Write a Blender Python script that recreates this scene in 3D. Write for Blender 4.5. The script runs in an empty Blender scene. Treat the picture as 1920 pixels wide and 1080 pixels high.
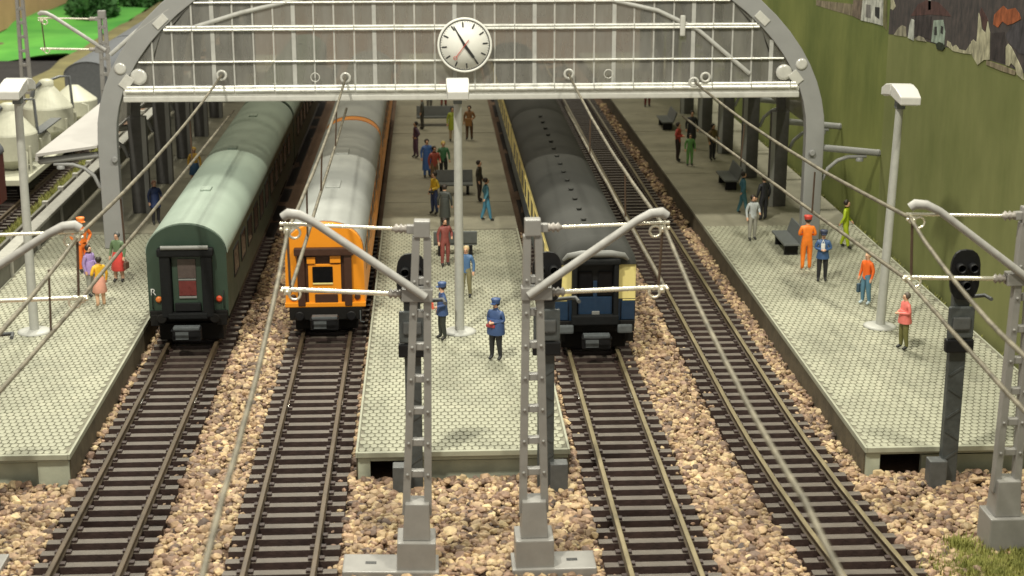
# Model railway station.  1 unit = 1 metre of the modelled railway (the layout's own scale).
# X right, Y away from the camera along the tracks, Z up, z = 0 is the top of the rails.
import bpy, bmesh, math, random
import numpy as np
from mathutils import Vector, Matrix, noise
random.seed(7); np.random.seed(7)
SC = bpy.context.scene
COL = SC.collection
R = math.radians
PI = math.pi

# ------------------------------------------------------------------ camera, world, lamps, exposure
cam_d = bpy.data.cameras.new('camera'); cam = bpy.data.objects.new('camera', cam_d); COL.objects.link(cam)
PITCH = math.atan(830/3000.0); YAW = math.atan(160/(3000.0/math.cos(PITCH)))
cam.location = (0, 0, 15.1)
cam.rotation_euler = (PI/2-PITCH, 0, -YAW)
cam_d.sensor_width = 36; cam_d.lens = 3000/1920*36
cam_d.clip_start = 0.5; cam_d.clip_end = 1500
cam_d.dof.use_dof = True; cam_d.dof.focus_distance = 46; cam_d.dof.aperture_fstop = 0.6
SC.camera = cam

wd = bpy.data.worlds.new('World'); SC.world = wd; wd.use_nodes = True
bg = wd.node_tree.nodes['Background']; bg.inputs[0].default_value = (1.0, 0.99, 0.87, 1); bg.inputs[1].default_value = 0.46

def lamp(name, loc, target, size, power, color):
    d = bpy.data.lights.new(name, 'AREA'); d.shape = 'DISK'; d.size = size; d.energy = power; d.color = color
    o = bpy.data.objects.new(name, d); COL.objects.link(o); o.location = loc
    o.rotation_euler = (Vector(target)-Vector(loc)).to_track_quat('-Z', 'Y').to_euler()
    return o
WARM = (1.0, 0.965, 0.82)
lamp('fill_lamp', (-15, 14, 58), (0, 52, 0), 3.2, 36500, WARM)
lamp('fill_lamp', (26, 16, 58), (6, 52, 0), 3.2, 21500, WARM)
lamp('fill_lamp', (4, 84, 74), (3, 86, 0), 8, 40000, WARM)  # added fill light above the hall, brightens the roofs and platforms inside
lamp('fill_lamp', (-12, 104, 72), (-20, 112, 0), 9, 60000, WARM)  # added fill light over the left background, for field and board

vs = SC.view_settings
vs.view_transform = 'Standard'; vs.look = 'None'; vs.exposure = 0.0; vs.gamma = 1.0; vs.use_curve_mapping = False

# ------------------------------------------------------------------ materials
MATS = {}
def mat(name, col, rough=0.6, metal=0.0, var=0.15, scale=6.0, bump=0.0, bscale=None, spec=0.5, col2=None, stretch=None, coat=0.0):
    m = bpy.data.materials.new(name); m.use_nodes = True
    nt = m.node_tree; n = nt.nodes; l = nt.links
    b = n['Principled BSDF']
    tc = n.new('ShaderNodeTexCoord'); mp = n.new('ShaderNodeMapping'); l.new(tc.outputs['Object'], mp.inputs[0])
    if stretch: mp.inputs['Scale'].default_value = stretch
    nz = n.new('ShaderNodeTexNoise'); nz.inputs['Scale'].default_value = scale; nz.inputs['Detail'].default_value = 5; nz.inputs['Roughness'].default_value = 0.62
    l.new(mp.outputs[0], nz.inputs['Vector'])
    cr = n.new('ShaderNodeValToRGB'); l.new(nz.outputs[0], cr.inputs[0])
    c2 = col2 if col2 else tuple(min(1, c*(1+var)) for c in col)
    c1 = col if col2 else tuple(c*(1-var) for c in col)
    cr.color_ramp.elements[0].position = 0.32; cr.color_ramp.elements[1].position = 0.68
    cr.color_ramp.elements[0].color = (*c1, 1); cr.color_ramp.elements[1].color = (*c2, 1)
    l.new(cr.outputs[0], b.inputs['Base Color'])
    b.inputs['Roughness'].default_value = rough; b.inputs['Metallic'].default_value = metal
    b.inputs['Specular IOR Level'].default_value = spec
    if coat: b.inputs['Coat Weight'].default_value = coat; b.inputs['Coat Roughness'].default_value = 0.2
    mr = n.new('ShaderNodeMapRange'); l.new(nz.outputs[0], mr.inputs[0]); mr.inputs[3].default_value = max(0.02, rough-0.1); mr.inputs[4].default_value = min(1, rough+0.1)
    l.new(mr.outputs[0], b.inputs['Roughness'])
    if bump:
        n2 = n.new('ShaderNodeTexNoise'); n2.inputs['Scale'].default_value = bscale or scale*4; n2.inputs['Detail'].default_value = 4
        l.new(mp.outputs[0], n2.inputs['Vector'])
        bp = n.new('ShaderNodeBump'); bp.inputs['Strength'].default_value = bump; bp.inputs['Distance'].default_value = 0.05
        l.new(n2.outputs[0], bp.inputs['Height']); l.new(bp.outputs[0], b.inputs['Normal'])
    MATS[name] = m
    return m
def island_mat(name, cols, rough=0.75, fine=0.25):
    """colour picked per loose piece, with grain"""
    m = bpy.data.materials.new(name); m.use_nodes = True
    nt = m.node_tree; n = nt.nodes; l = nt.links; b = n['Principled BSDF']
    g = n.new('ShaderNodeNewGeometry'); cr = n.new('ShaderNodeValToRGB'); cr.color_ramp.interpolation = 'LINEAR'
    l.new(g.outputs['Random Per Island'], cr.inputs[0])
    while len(cr.color_ramp.elements) < len(cols): cr.color_ramp.elements.new(0.5)
    for i, c in enumerate(cols):
        cr.color_ramp.elements[i].position = i/(len(cols)-1); cr.color_ramp.elements[i].color = (*c, 1)
    tc = n.new('ShaderNodeTexCoord'); nz = n.new('ShaderNodeTexNoise'); nz.inputs['Scale'].default_value = 9; nz.inputs['Detail'].default_value = 4
    l.new(tc.outputs['Object'], nz.inputs['Vector'])
    hs = n.new('ShaderNodeHueSaturation'); l.new(cr.outputs[0], hs.inputs['Color'])
    mr = n.new('ShaderNodeMapRange'); mr.inputs[1].default_value = 0.3; mr.inputs[2].default_value = 0.7; mr.inputs[3].default_value = 1-fine; mr.inputs[4].default_value = 1+fine
    l.new(nz.outputs[0], mr.inputs[0]); l.new(mr.outputs[0], hs.inputs['Value']); l.new(hs.outputs[0], b.inputs['Base Color'])
    nz2 = n.new('ShaderNodeTexNoise'); nz2.inputs['Scale'].default_value = .55; nz2.inputs['Detail'].default_value = 6; nz2.inputs['Roughness'].default_value = .65
    l.new(tc.outputs['Object'], nz2.inputs['Vector']); mr2 = n.new('ShaderNodeMapRange'); mr2.inputs[1].default_value = .32; mr2.inputs[2].default_value = .62; mr2.inputs[3].default_value = .74; mr2.inputs[4].default_value = 1.06
    l.new(nz2.outputs[0], mr2.inputs[0]); hs2 = n.new('ShaderNodeHueSaturation'); l.new(mr2.outputs[0], hs2.inputs['Value']); l.new(hs.outputs[0], hs2.inputs['Color']); l.new(hs2.outputs[0], b.inputs['Base Color'])
    b.inputs['Roughness'].default_value = rough
    MATS[name] = m; return m

mat('ballast_bed', (0.16, 0.10, 0.065), 0.9, var=0.3, scale=9, bump=0.6)
island_mat('stones', [(0.409, 0.271, 0.153), (0.166, 0.099, 0.07), (0.585, 0.433, 0.241), (0.234, 0.143, 0.102), (0.643, 0.503, 0.288), (0.302, 0.187, 0.125), (0.097, 0.071, 0.059), (0.351, 0.226, 0.158), (0.506, 0.355, 0.204), (0.185, 0.119, 0.088)], 0.7)
mat('sleeper_top', (0.115, 0.095, 0.078), 0.5, var=0.3, scale=4, bump=0.3, stretch=(1, 5, 1))  # dusty tops, with the light from above also painted into the paler colour
mat('sleeper', (0.040, 0.022, 0.018), 0.55, var=0.3, scale=5, bump=0.25, spec=0.6, stretch=(1, 6, 1))
mat('bed_dark', (0.018, 0.012, 0.010), 0.9, var=0.3)  # dark plastic between sleepers, the shadow in the gaps put into its colour
mat('rail_side', (0.075, 0.052, 0.030), 0.6, 0.0, var=0.3, scale=3)
mat('rail_top', (0.23, 0.19, 0.11), 0.45, 0.35, var=0.25, scale=2, stretch=(3, .5, 1))
mat('rail_top_unlit', (0.085, 0.060, 0.036), 0.5, 0.15, var=0.3, scale=2, stretch=(3, .5, 1))  # left tracks' rail tops: their weaker reflection is painted as darker brown
mat('joiner', (0.8, 0.78, 0.72), 0.25, 1.0)
island_mat('pavers', [(0.345, 0.345, 0.258), (0.365, 0.36, 0.272), (0.352, 0.352, 0.265), (0.375, 0.368, 0.278), (0.335, 0.335, 0.25)], 0.75, 0.07)
mat('mortar', (0.19, 0.18, 0.135), 0.9, var=0.2)
mat('concrete_pale', (0.40, 0.42, 0.33), 0.7, var=0.12, scale=2, bump=0.1)
mat('coping', (0.34, 0.34, 0.26), 0.65, var=0.1, scale=3)
mat('platform_side', (0.10, 0.080, 0.050), 0.8, var=0.3, scale=2.5, bump=0.2)
mat('steel_grey', (0.215, 0.21, 0.20), 0.42, 0.0, var=0.07, scale=1.5, spec=0.5)
mat('hall_grey', (0.29, 0.29, 0.285), 0.40, var=0.05, scale=1.2)
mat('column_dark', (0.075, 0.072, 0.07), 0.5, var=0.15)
mat('mullion_grey', (0.44, 0.435, 0.41), 0.3, var=0.12, scale=3)
mat('glint_bead', (0.88, 0.87, 0.82), 0.28, 0.25, var=0.15, scale=2.5, stretch=(1, 1, 1))
mat('clear_frame', (0.60, 0.59, 0.55), 0.2, 0.1, var=0.08, scale=4, spec=0.9)
mat('mast_grey', (0.26, 0.25, 0.235), 0.38, 0.0, var=0.08, scale=3, spec=0.6)
mat('tube_grey', (0.36, 0.35, 0.33), 0.5, var=0.12, scale=5)
mat('chrome', (0.90, 0.86, 0.72), 0.28, 0.7, var=0.05)
mat('wire', (0.165, 0.145, 0.105), 0.55, 0.2, var=0.45, scale=2.2)
mat('dropper', (0.10, 0.065, 0.045), 0.5, 0.3)
mat('insulator', (0.33, 0.30, 0.27), 0.35, var=0.2)
mat('black', (0.008, 0.008, 0.009), 0.5, spec=0.3, var=0.2)
mat('rubber', (0.007, 0.0075, 0.008), 0.7, var=0.2, bump=0.2, spec=0.25)
mat('lamp_white', (0.52, 0.51, 0.48), 0.45, var=0.04)
mat('lamp_diffuser', (0.80, 0.79, 0.74), 0.4, var=0.03)
mat('pole_grey', (0.42, 0.42, 0.39), 0.5, var=0.06)
mat('green_body', (0.034, 0.058, 0.040), 0.42, var=0.08, scale=1.5)
mat('green_roof', (0.265, 0.325, 0.27), 0.62, var=0.06, scale=.7)
mat('red_window', (0.13, 0.028, 0.026), 0.3)
mat('brown_window', (0.085, 0.065, 0.06), 0.2)
mat('orange_body', (0.82, 0.29, 0.014), 0.40, var=0.03, scale=1.5)
mat('silver_roof', (0.36, 0.37, 0.35), 0.42, 0.1, var=0.07, scale=.7)
mat('brown_frame', (0.055, 0.022, 0.012), 0.5)
mat('cream', (0.80, 0.68, 0.27), 0.42, var=0.03)
mat('blue_body', (0.010, 0.030, 0.066), 0.4, var=0.1)
mat('dark_roof', (0.046, 0.046, 0.042), 0.75, var=0.12, scale=.8, spec=0.25)
mat('roof_hood', (0.20, 0.20, 0.19), 0.5, var=0.1)
mat('window_glass', (0.007, 0.007, 0.008), 0.2, spec=0.15)
mat('white_paint', (0.75, 0.75, 0.72), 0.5, var=0.02)
mat('tail_red', (0.65, 0.08, 0.03), 0.3)
mat('tail_orange', (0.75, 0.22, 0.05), 0.3)
mat('underframe', (0.009, 0.008, 0.007), 0.75, spec=0.25)
mat('coupler_grey', (0.10, 0.11, 0.115), 0.4)
mat('clock_white', (0.86, 0.85, 0.80), 0.4, var=0.015)
mat('clock_dark', (0.03, 0.03, 0.03), 0.4)
mat('clock_red', (0.55, 0.10, 0.08), 0.5)
mat('bench_grey', (0.13, 0.14, 0.14), 0.45, var=0.1)
mat('canopy', (0.42, 0.40, 0.38), 0.6, var=0.05, scale=1)
mat('wall_olive', (0.14, 0.135, 0.11), 0.75, var=0.2, scale=2)
mat('wall_top', (0.36, 0.35, 0.31), 0.7, var=0.15)
mat('silo_cream', (0.46, 0.455, 0.36), 0.5, var=0.05)
mat('wagon_red', (0.10, 0.025, 0.02), 0.55)
mat('wagon_grey', (0.10, 0.105, 0.115), 0.5, var=0.15)
mat('pipe_dark', (0.10, 0.105, 0.11), 0.45)
mat('table_ground', (0.16, 0.115, 0.075), 0.9, var=0.3, scale=1.4, bump=0.4)
mat('grass_base', (0.055, 0.072, 0.018), 0.9, var=0.3, scale=.5, col2=(0.115, 0.125, 0.035), bump=0.5, bscale=3)
mat('hill_grass', (0.060, 0.072, 0.018), 0.95, scale=.16, col2=(0.115, 0.128, 0.036), bump=0.35, bscale=1.2, stretch=(1.8, .45, 1))
mat('felt_green', (0.045, 0.24, 0.030), 0.9, scale=.10, col2=(0.13, 0.44, 0.06), bump=0.3, bscale=1)
mat('blade', (0.15, 0.17, 0.035), 0.8, col2=(0.36, 0.35, 0.10), scale=4)
mat('board', (0.50, 0.29, 0.16), 0.7, var=0.12, scale=.3)
mat('olive_bank', (0.17, 0.15, 0.06), 0.9, var=0.25, scale=.5)
mat('town_ground', (0.020, 0.018, 0.018), 0.9, var=0.4, scale=.6)
mat('house_white', (0.34, 0.34, 0.30), 0.7)
mat('house_cream', (0.22, 0.20, 0.13), 0.7)
mat('house_green', (0.16, 0.20, 0.17), 0.7)
mat('house_brown', (0.045, 0.037, 0.032), 0.7)
mat('roof_dark', (0.022, 0.018, 0.019), 0.7, var=0.25)
mat('roof_redbrown', (0.055, 0.026, 0.024), 0.7, var=0.25)
mat('roof_orange', (0.36, 0.10, 0.035), 0.7, var=0.2)
mat('stone_wall', (0.19, 0.165, 0.115), 0.8, var=0.3, scale=1.5)
mat('leaf_dark', (0.018, 0.024, 0.014), 0.8, var=0.5)
mat('signal_post', (0.060, 0.066, 0.066), 0.5, var=0.3, scale=4)
mat('cabinet', (0.085, 0.088, 0.088), 0.5)

def pane_mat(name, tint, clear, rough):
    m = bpy.data.materials.new(name); m.use_nodes = True; nt = m.node_tree; n = nt.nodes; l = nt.links
    n.remove(n['Principled BSDF']); out = n['Material Output']
    tr = n.new('ShaderNodeBsdfTransparent'); tr.inputs[0].default_value = (0.82, 0.80, 0.76, 1)
    df = n.new('ShaderNodeBsdfDiffuse'); df.inputs[0].default_value = (*tint, 1)
    tl = n.new('ShaderNodeBsdfTranslucent'); tl.inputs[0].default_value = (*tint, 1)
    gl = n.new('ShaderNodeBsdfGlossy'); gl.inputs['Roughness'].default_value = rough
    tc = n.new('ShaderNodeTexCoord'); mp = n.new('ShaderNodeMapping'); mp.inputs['Scale'].default_value = (1.6, 1, .35); nz = n.new('ShaderNodeTexNoise'); nz.inputs['Scale'].default_value = 1.3; nz.inputs['Detail'].default_value = 3
    l.new(tc.outputs['Object'], mp.inputs[0]); l.new(mp.outputs[0], nz.inputs['Vector'])
    a = n.new('ShaderNodeMixShader'); a.inputs[0].default_value = 0.5; l.new(df.outputs[0], a.inputs[1]); l.new(tl.outputs[0], a.inputs[2])
    mr = n.new('ShaderNodeMapRange'); mr.inputs[1].default_value = .3; mr.inputs[2].default_value = .7; mr.inputs[3].default_value = clear-.14; mr.inputs[4].default_value = clear+.14; l.new(nz.outputs[0], mr.inputs[0])
    b = n.new('ShaderNodeMixShader'); l.new(mr.outputs[0], b.inputs[0]); l.new(a.outputs[0], b.inputs[1]); l.new(tr.outputs[0], b.inputs[2])
    lw = n.new('ShaderNodeLayerWeight'); lw.inputs[0].default_value = 0.25
    ml = n.new('ShaderNodeMath'); ml.operation = 'MULTIPLY_ADD'; ml.inputs[1].default_value = 0.5; ml.inputs[2].default_value = 0.04; l.new(lw.outputs['Fresnel'], ml.inputs[0])
    c = n.new('ShaderNodeMixShader'); l.new(ml.outputs[0], c.inputs[0]); l.new(b.outputs[0], c.inputs[1]); l.new(gl.outputs[0], c.inputs[2])
    l.new(c.outputs[0], out.inputs[0]); MATS[name] = m; return m
pane_mat('pane', (0.47, 0.465, 0.44), 0.60, 0.12)
pane_mat('roof_glass', (0.34, 0.335, 0.315), 0.62, 0.3)

# paved plates in the hall: fine paver relief is below pixel size there
def plate_mat():
    m = mat('plate', (0.255, 0.24, 0.18), 0.75, var=0.12, scale=1.2)
    nt = m.node_tree; n = nt.nodes; l = nt.links
    tc = n.new('ShaderNodeTexCoord'); br = n.new('ShaderNodeTexBrick'); br.inputs['Scale'].default_value = 1
    br.inputs['Brick Width'].default_value = .19; br.inputs['Row Height'].default_value = .25; br.inputs['Mortar Size'].default_value = .012
    l.new(tc.outputs['Object'], br.inputs['Vector'])
    bp = n.new('ShaderNodeBump'); bp.inputs['Strength'].default_value = .5; bp.inputs['Distance'].default_value = .02; bp.invert = True
    l.new(br.outputs['Fac'], bp.inputs['Height']); l.new(bp.outputs[0], n['Principled BSDF'].inputs['Normal'])
plate_mat()

# ------------------------------------------------------------------ helpers
class MB:
    """collects shapes; build() links them as ONE mesh object"""
    def __init__(s): s.v = []; s.f = []; s.m = []; s.cur = 0; s.sm = []
    def add(s, vs_, fs, smooth=False):
        o = len(s.v); s.v += [tuple(v) for v in vs_]
        for f in fs: s.f.append([i+o for i in f]); s.m.append(s.cur); s.sm.append(smooth)
        return s
    def box(s, x0, x1, y0, y1, z0, z1, bev=0.0):
        if bev <= 0:
            vs_ = [(x, y, z) for z in (z0, z1) for y in (y0, y1) for x in (x0, x1)]
            return s.add(vs_, [(0, 2, 3, 1), (4, 5, 7, 6), (0, 1, 5, 4), (2, 6, 7, 3), (0, 4, 6, 2), (1, 3, 7, 5)])
        bm = bmesh.new(); bmesh.ops.create_cube(bm, size=1)
        for v in bm.verts: v.co = Vector(((x0+x1)/2+v.co.x*(x1-x0), (y0+y1)/2+v.co.y*(y1-y0), (z0+z1)/2+v.co.z*(z1-z0)))
        bmesh.ops.bevel(bm, geom=bm.edges[:], offset=bev, segments=2, affect='EDGES', profile=.6)
        return s.frombm(bm)
    def frombm(s, bm, smooth=False):
        bm.verts.index_update(); s.add([v.co[:] for v in bm.verts], [[v.index for v in f.verts] for f in bm.faces], smooth); bm.free(); return s
    def cbox(s, c, size, rz=0.0, rx=0.0, ry=0.0, bev=0.0):
        t = MB(); t.box(-size[0]/2, size[0]/2, -size[1]/2, size[1]/2, -size[2]/2, size[2]/2, bev)
        M = Matrix.Translation(c) @ Matrix.Rotation(rz, 4, 'Z') @ Matrix.Rotation(ry, 4, 'Y') @ Matrix.Rotation(rx, 4, 'X')
        return s.add([M @ Vector(v) for v in t.v], t.f)
    def tube(s, pts, r, seg=8, caps=True, smooth=True):
        pts = [Vector(p) for p in pts]; n = len(pts); rs = r if isinstance(r, (list, tuple)) else [r]*n
        vs_ = []; prev = None
        for i, p in enumerate(pts):
            t = (pts[min(i+1, n-1)]-pts[max(i-1, 0)]).normalized()
            if prev is None:
                a = Vector((0, 0, 1)) if abs(t.z) < .9 else Vector((1, 0, 0)); u = t.cross(a).normalized()
            else: u = (prev-t*prev.dot(t)).normalized()
            prev = u; w = t.cross(u)
            for k in range(seg):
                a = 2*PI*k/seg; vs_.append(p+(u*math.cos(a)+w*math.sin(a))*rs[i])
        fs = [(i*seg+k, i*seg+(k+1) % seg, (i+1)*seg+(k+1) % seg, (i+1)*seg+k) for i in range(n-1) for k in range(seg)]
        s.add(vs_, fs, smooth)
        if caps: s.add(vs_[:seg], [list(range(seg))[::-1]]); s.add(vs_[-seg:], [list(range(seg))])
        return s
    def lathe(s, prof, c=(0, 0, 0), axis='z', seg=14, smooth=True):
        vs_ = []
        for r, h in prof:
            for k in range(seg):
                a = 2*PI*k/seg; x, y = r*math.cos(a), r*math.sin(a)
                vs_.append((c[0]+x, c[1]+y, c[2]+h) if axis == 'z' else (c[0]+x, c[1]-h, c[2]+y) if axis == 'y' else (c[0]+h, c[1]+x, c[2]+y))
        n = len(prof)
        fs = [(i*seg+k, i*seg+(k+1) % seg, (i+1)*seg+(k+1) % seg, (i+1)*seg+k) for i in range(n-1) for k in range(seg)]
        s.add(vs_, fs, smooth)
        s.add(vs_[:seg], [list(range(seg))[::-1]]); s.add(vs_[-seg:], [list(range(seg))]); return s
    def prism(s, poly, y0, y1, smooth=False):
        """polygon of (x,z) run from y0 to y1"""
        n = len(poly); vs_ = [(x, y0, z) for x, z in poly]+[(x, y1, z) for x, z in poly]
        s.add(vs_, [list(range(n)), list(range(n, 2*n))[::-1]])
        return s.add(vs_, [(i, i+n, (i+1) % n+n, (i+1) % n) for i in range(n)], smooth)
    def sphere(s, c, r, sc=(1, 1, 1), seg=10, rings=6):
        prof = [(max(1e-4, math.sin(PI*i/rings))*r, -math.cos(PI*i/rings)*r) for i in range(rings+1)]
        t = MB(); t.lathe(prof, seg=seg)
        return s.add([(c[0]+v[0]*sc[0], c[1]+v[1]*sc[1], c[2]+v[2]*sc[2]) for v in t.v], t.f, True)
    def mesh(s, name, mats):
        me = bpy.data.meshes.new(name); me.from_pydata(s.v, [], s.f)
        for m in (mats if isinstance(mats, (list, tuple)) else [mats]): me.materials.append(MATS[m] if isinstance(m, str) else m)
        me.polygons.foreach_set('material_index', s.m); me.polygons.foreach_set('use_smooth', s.sm); me.update()
        bm = bmesh.new(); bm.from_mesh(me); bmesh.ops.recalc_face_normals(bm, faces=bm.faces[:]); bm.to_mesh(me); bm.free()
        return me
    def build(s, name, mats, parent=None, loc=None, bevel=0.0):
        return obj(name, s.mesh(name, mats), parent, loc, bevel)

def obj(name, me, parent=None, loc=None, bevel=0.0):
    o = bpy.data.objects.new(name, me); COL.objects.link(o)
    if parent: o.parent = parent
    if loc: o.location = loc
    if bevel:
        b = o.modifiers.new('bevel', 'BEVEL'); b.width = bevel; b.segments = 2; b.limit_method = 'ANGLE'; b.angle_limit = R(40)
    return o
def tag(o, label, cat, group=None, kind=None):
    if label: o['label'] = label
    if cat: o['category'] = cat
    if group: o['group'] = group
    if kind: o['kind'] = kind
    return o
def thing(name, label, cat, loc=(0, 0, 0), rz=0.0, group=None):
    o = bpy.data.objects.new(name, None); COL.objects.link(o); o.location = loc; o.rotation_euler = (0, 0, rz); o.empty_display_size = .2
    return tag(o, label, cat, group)
def structure(o): o['kind'] = 'structure'; return o
def children(o): return [c for c in bpy.data.objects if c.parent == o]
def copy_tree(o, parent=None):
    c = o.copy(); COL.objects.link(c); c.parent = parent
    for ch in list(KIDS(o)): copy_tree(ch, c)
    return c
def KIDS(o): return [c for c in o.children]

# ------------------------------------------------------------------ ground
def sheet(name, x0, x1, y0, y1, z, m, nx=1, ny=1, amp=0.0, fr=.1, kind='structure'):
    vs_ = []; fs = []
    for j in range(ny+1):
        for i in range(nx+1):
            x = x0+(x1-x0)*i/nx; y = y0+(y1-y0)*j/ny
            vs_.append((x, y, z+(amp*noise.noise(Vector((x*fr, y*fr, 3.1))) if amp else 0)))
    for j in range(ny):
        for i in range(nx): a = j*(nx+1)+i; fs.append((a, a+1, a+nx+2, a+nx+1))
    o = MB().add(vs_, fs, True).build(name, m); o['kind'] = kind; return o
sheet('ground', -400, 500, 5, 700, -0.62, 'table_ground', 6, 6)
sheet('track_bed', -16.0, 17.2, 8, 150, -0.42, 'ballast_bed', 40, 120, .05, .6)

# ------------------------------------------------------------------ tracks
def t4x(y): return 9.0 + (0.5*((42-y)/11.0)**2 if y < 42 else 0.0)
def make_sleeper():
    b = MB(); h = 1.25
    poly = [(-.15, -.42), (.15, -.42), (.12, -.20), (-.12, -.20)]
    vv = [(-h, y, z) for y, z in poly]+[(h, y, z) for y, z in poly]
    b.add(vv, [(0, 1, 2, 3), (7, 6, 5, 4), (0, 4, 5, 1), (1, 5, 6, 2), (3, 7, 4, 0)])
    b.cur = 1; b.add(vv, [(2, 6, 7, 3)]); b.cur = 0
    for s in (-1, 1):
        for d in (-1, 1):
            b.box(s*.7535+d*.125-.055, s*.7535+d*.125+.055, -.075, .075, -.201, -.145)
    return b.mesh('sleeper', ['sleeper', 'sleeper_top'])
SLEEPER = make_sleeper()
def make_track(cxf, y0, y1, label, x_anchor, sl_end=None, joint=None):
    t = thing('railway_track', label, 'track', (x_anchor, y0, 0), group='railway tracks')
    L = y1-y0; n = 1 if cxf is None else 40
    for s in (-1, 1):
        b = MB(); prof = [(-.065, -.20), (.065, -.20), (.06, -.175), (.02, -.15), (.02, -.065), (.056, -.045), (.056, -.008), (.044, 0), (-.044, 0), (-.056, -.008), (-.056, -.045), (-.02, -.065), (-.02, -.15), (-.06, -.175)]
        ys = [L*i/n for i in range(n+1)]; P = len(prof); vs_ = []
        for y in ys:
            dx = (cxf(y+y0)-x_anchor) if cxf else 0
            vs_ += [(dx+s*.7535+px, y, pz) for px, pz in prof]
        for i in range(n):
            for k in range(P):
                b.cur = 1 if k in (6, 7, 8) else 0
                b.add([], []); b.f.append([i*P+k+0, i*P+(k+1) % P, (i+1)*P+(k+1) % P, (i+1)*P+k]); b.m.append(b.cur); b.sm.append(False)
        b.v = [tuple(v) for v in vs_]; b.f.append(list(range(P))); b.m.append(0); b.sm.append(False); b.f.append(list(range(n*P, n*P+P))); b.m.append(0); b.sm.append(False)
        b.build('rail', ['rail_side', 'rail_top' if x_anchor > 0 else 'rail_top_unlit'], t)
    k = 0; y = y0+.3
    while y < (sl_end or y1)-.2:
        o = obj('sleeper', SLEEPER, t, ((cxf(y)-x_anchor) if cxf else 0, y-y0, random.uniform(-.006, .006)))
        o.rotation_euler = (0, 0, random.gauss(0, .006)); y += .62; k += 1
    if joint:
        for s in (-1, 1):
            dx = (cxf(joint)-x_anchor) if cxf else 0
            MB().box(dx+s*.7535-.085, dx+s*.7535+.085, joint-y0-.22, joint-y0+.22, -.17, -.095, .01).build('rail_joiner', 'joiner', t)
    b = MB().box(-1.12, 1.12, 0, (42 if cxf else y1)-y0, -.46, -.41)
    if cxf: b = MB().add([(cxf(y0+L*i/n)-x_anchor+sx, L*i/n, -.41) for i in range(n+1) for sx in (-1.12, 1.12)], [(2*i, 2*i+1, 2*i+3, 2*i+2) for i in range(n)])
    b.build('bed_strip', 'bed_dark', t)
    return t
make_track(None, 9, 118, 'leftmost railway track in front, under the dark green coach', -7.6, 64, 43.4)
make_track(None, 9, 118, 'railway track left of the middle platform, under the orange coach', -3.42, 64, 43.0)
make_track(None, 9, 118, 'railway track right of the middle platform, under the cream and blue coach', 4.95, 62, 43.2)
make_track(t4x, 9, 118, 'empty railway track running along the right platform into the hall', 9.0, 100, 52.0)
make_track(None, 40, 150, 'railway track at far left carrying the freight wagons', -18.9, 110)

# ------------------------------------------------------------------ ballast stones
def ico(sub):
    bm = bmesh.new(); bmesh.ops.create_icosphere(bm, subdivisions=sub, radius=1)
    bm.verts.index_update(); v = np.array([x.co[:] for x in bm.verts]); f = np.array([[a.index for a in x.verts] for x in bm.faces]); bm.free(); return v, f
def stones(name, P, S, sub, m, label, cat):
    V, F = ico(sub); n = len(P); K = 40
    def stone():
        W = V*(1+.05*np.random.randn(len(V), 1))
        for _ in range(9):
            nn = np.random.randn(3); nn /= np.linalg.norm(nn); d = W@nn; W = W-np.outer(np.maximum(0, d-np.random.uniform(.55, .85)), nn)
        return W*np.random.uniform(.75, 1.35, (1, 3))
    var = np.stack([stone() for _ in range(K)])
    # random rotations
    q = np.random.randn(n, 4); q /= np.linalg.norm(q, axis=1, keepdims=True); w, x, y, z = q.T
    Rm = np.stack([np.stack([1-2*(y*y+z*z), 2*(x*y-z*w), 2*(x*z+y*w)], -1), np.stack([2*(x*y+z*w), 1-2*(x*x+z*z), 2*(y*z-x*w)], -1), np.stack([2*(x*z-y*w), 2*(y*z+x*w), 1-2*(x*x+y*y)], -1)], 1)
    base = var[np.random.randint(0, K, n)]
    pts = np.einsum('nij,nkj->nki', Rm, base)*S[:, None, None]
    pts[:, :, 2] *= .8
    pts += P[:, None, :]
    fs = (F[None]+(np.arange(n)*len(V))[:, None, None]).reshape(-1, 3)
    me = bpy.data.meshes.new(name); nv = n*len(V); nf = len(fs)
    me.vertices.add(nv); me.vertices.foreach_set('co', pts.reshape(-1).astype(np.float32))
    me.loops.add(nf*3); me.loops.foreach_set('vertex_index', fs.reshape(-1).astype(np.int32))
    me.polygons.add(nf); me.polygons.foreach_set('loop_start', (np.arange(nf)*3).astype(np.int32)); me.polygons.foreach_set('use_smooth', np.full(nf, False))
    me.materials.append(MATS[m]); me.update(calc_edges=True); me.validate()
    o = obj(name, me); return tag(o, label, cat, kind='stuff')
def ballast_ok(x, y):
    t4 = t4x(y)
    for c in (-7.6, -3.42, 4.95, t4):
        if abs(x-c) < 1.30: return False
    if y > 37.45 and -2.02 < x < 3.45: return False
    if y > 37.7 and x < -9.05: return False
    if y > 37.15 and x > 10.8: return False
    return True
def scatter(y0, y1, dens, x0=-15.5, x1=17.0):
    n = int(dens*(x1-x0)*(y1-y0)); X = np.random.uniform(x0, x1, n); Y = np.random.uniform(y0, y1, n)
    keep = np.array([ballast_ok(a, b) for a, b in zip(X, Y)]); X, Y = X[keep], Y[keep]
    # frame cull a little beyond the picture so that a step to the side stays covered
    lim = (Y+6)*.40; k2 = (X > -lim*.95) & (X < lim*1.12); X, Y = X[k2], Y[k2]
    S = np.random.gamma(7, .0118, len(X)).clip(.04, .16)
    mound = np.array([noise.noise(Vector((a*.5, b*.5, 0)))*.06 for a, b in zip(X, Y)])
    near_front = np.clip(1-np.abs(Y-37.0)/1.6, 0, 1)*.10*((X > -2.5) & (X < 3.8) | (X > 11))
    Z = -.36+mound+near_front+np.random.uniform(-.02, .13, len(X))
    return np.stack([X, Y, Z], 1), S
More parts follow.
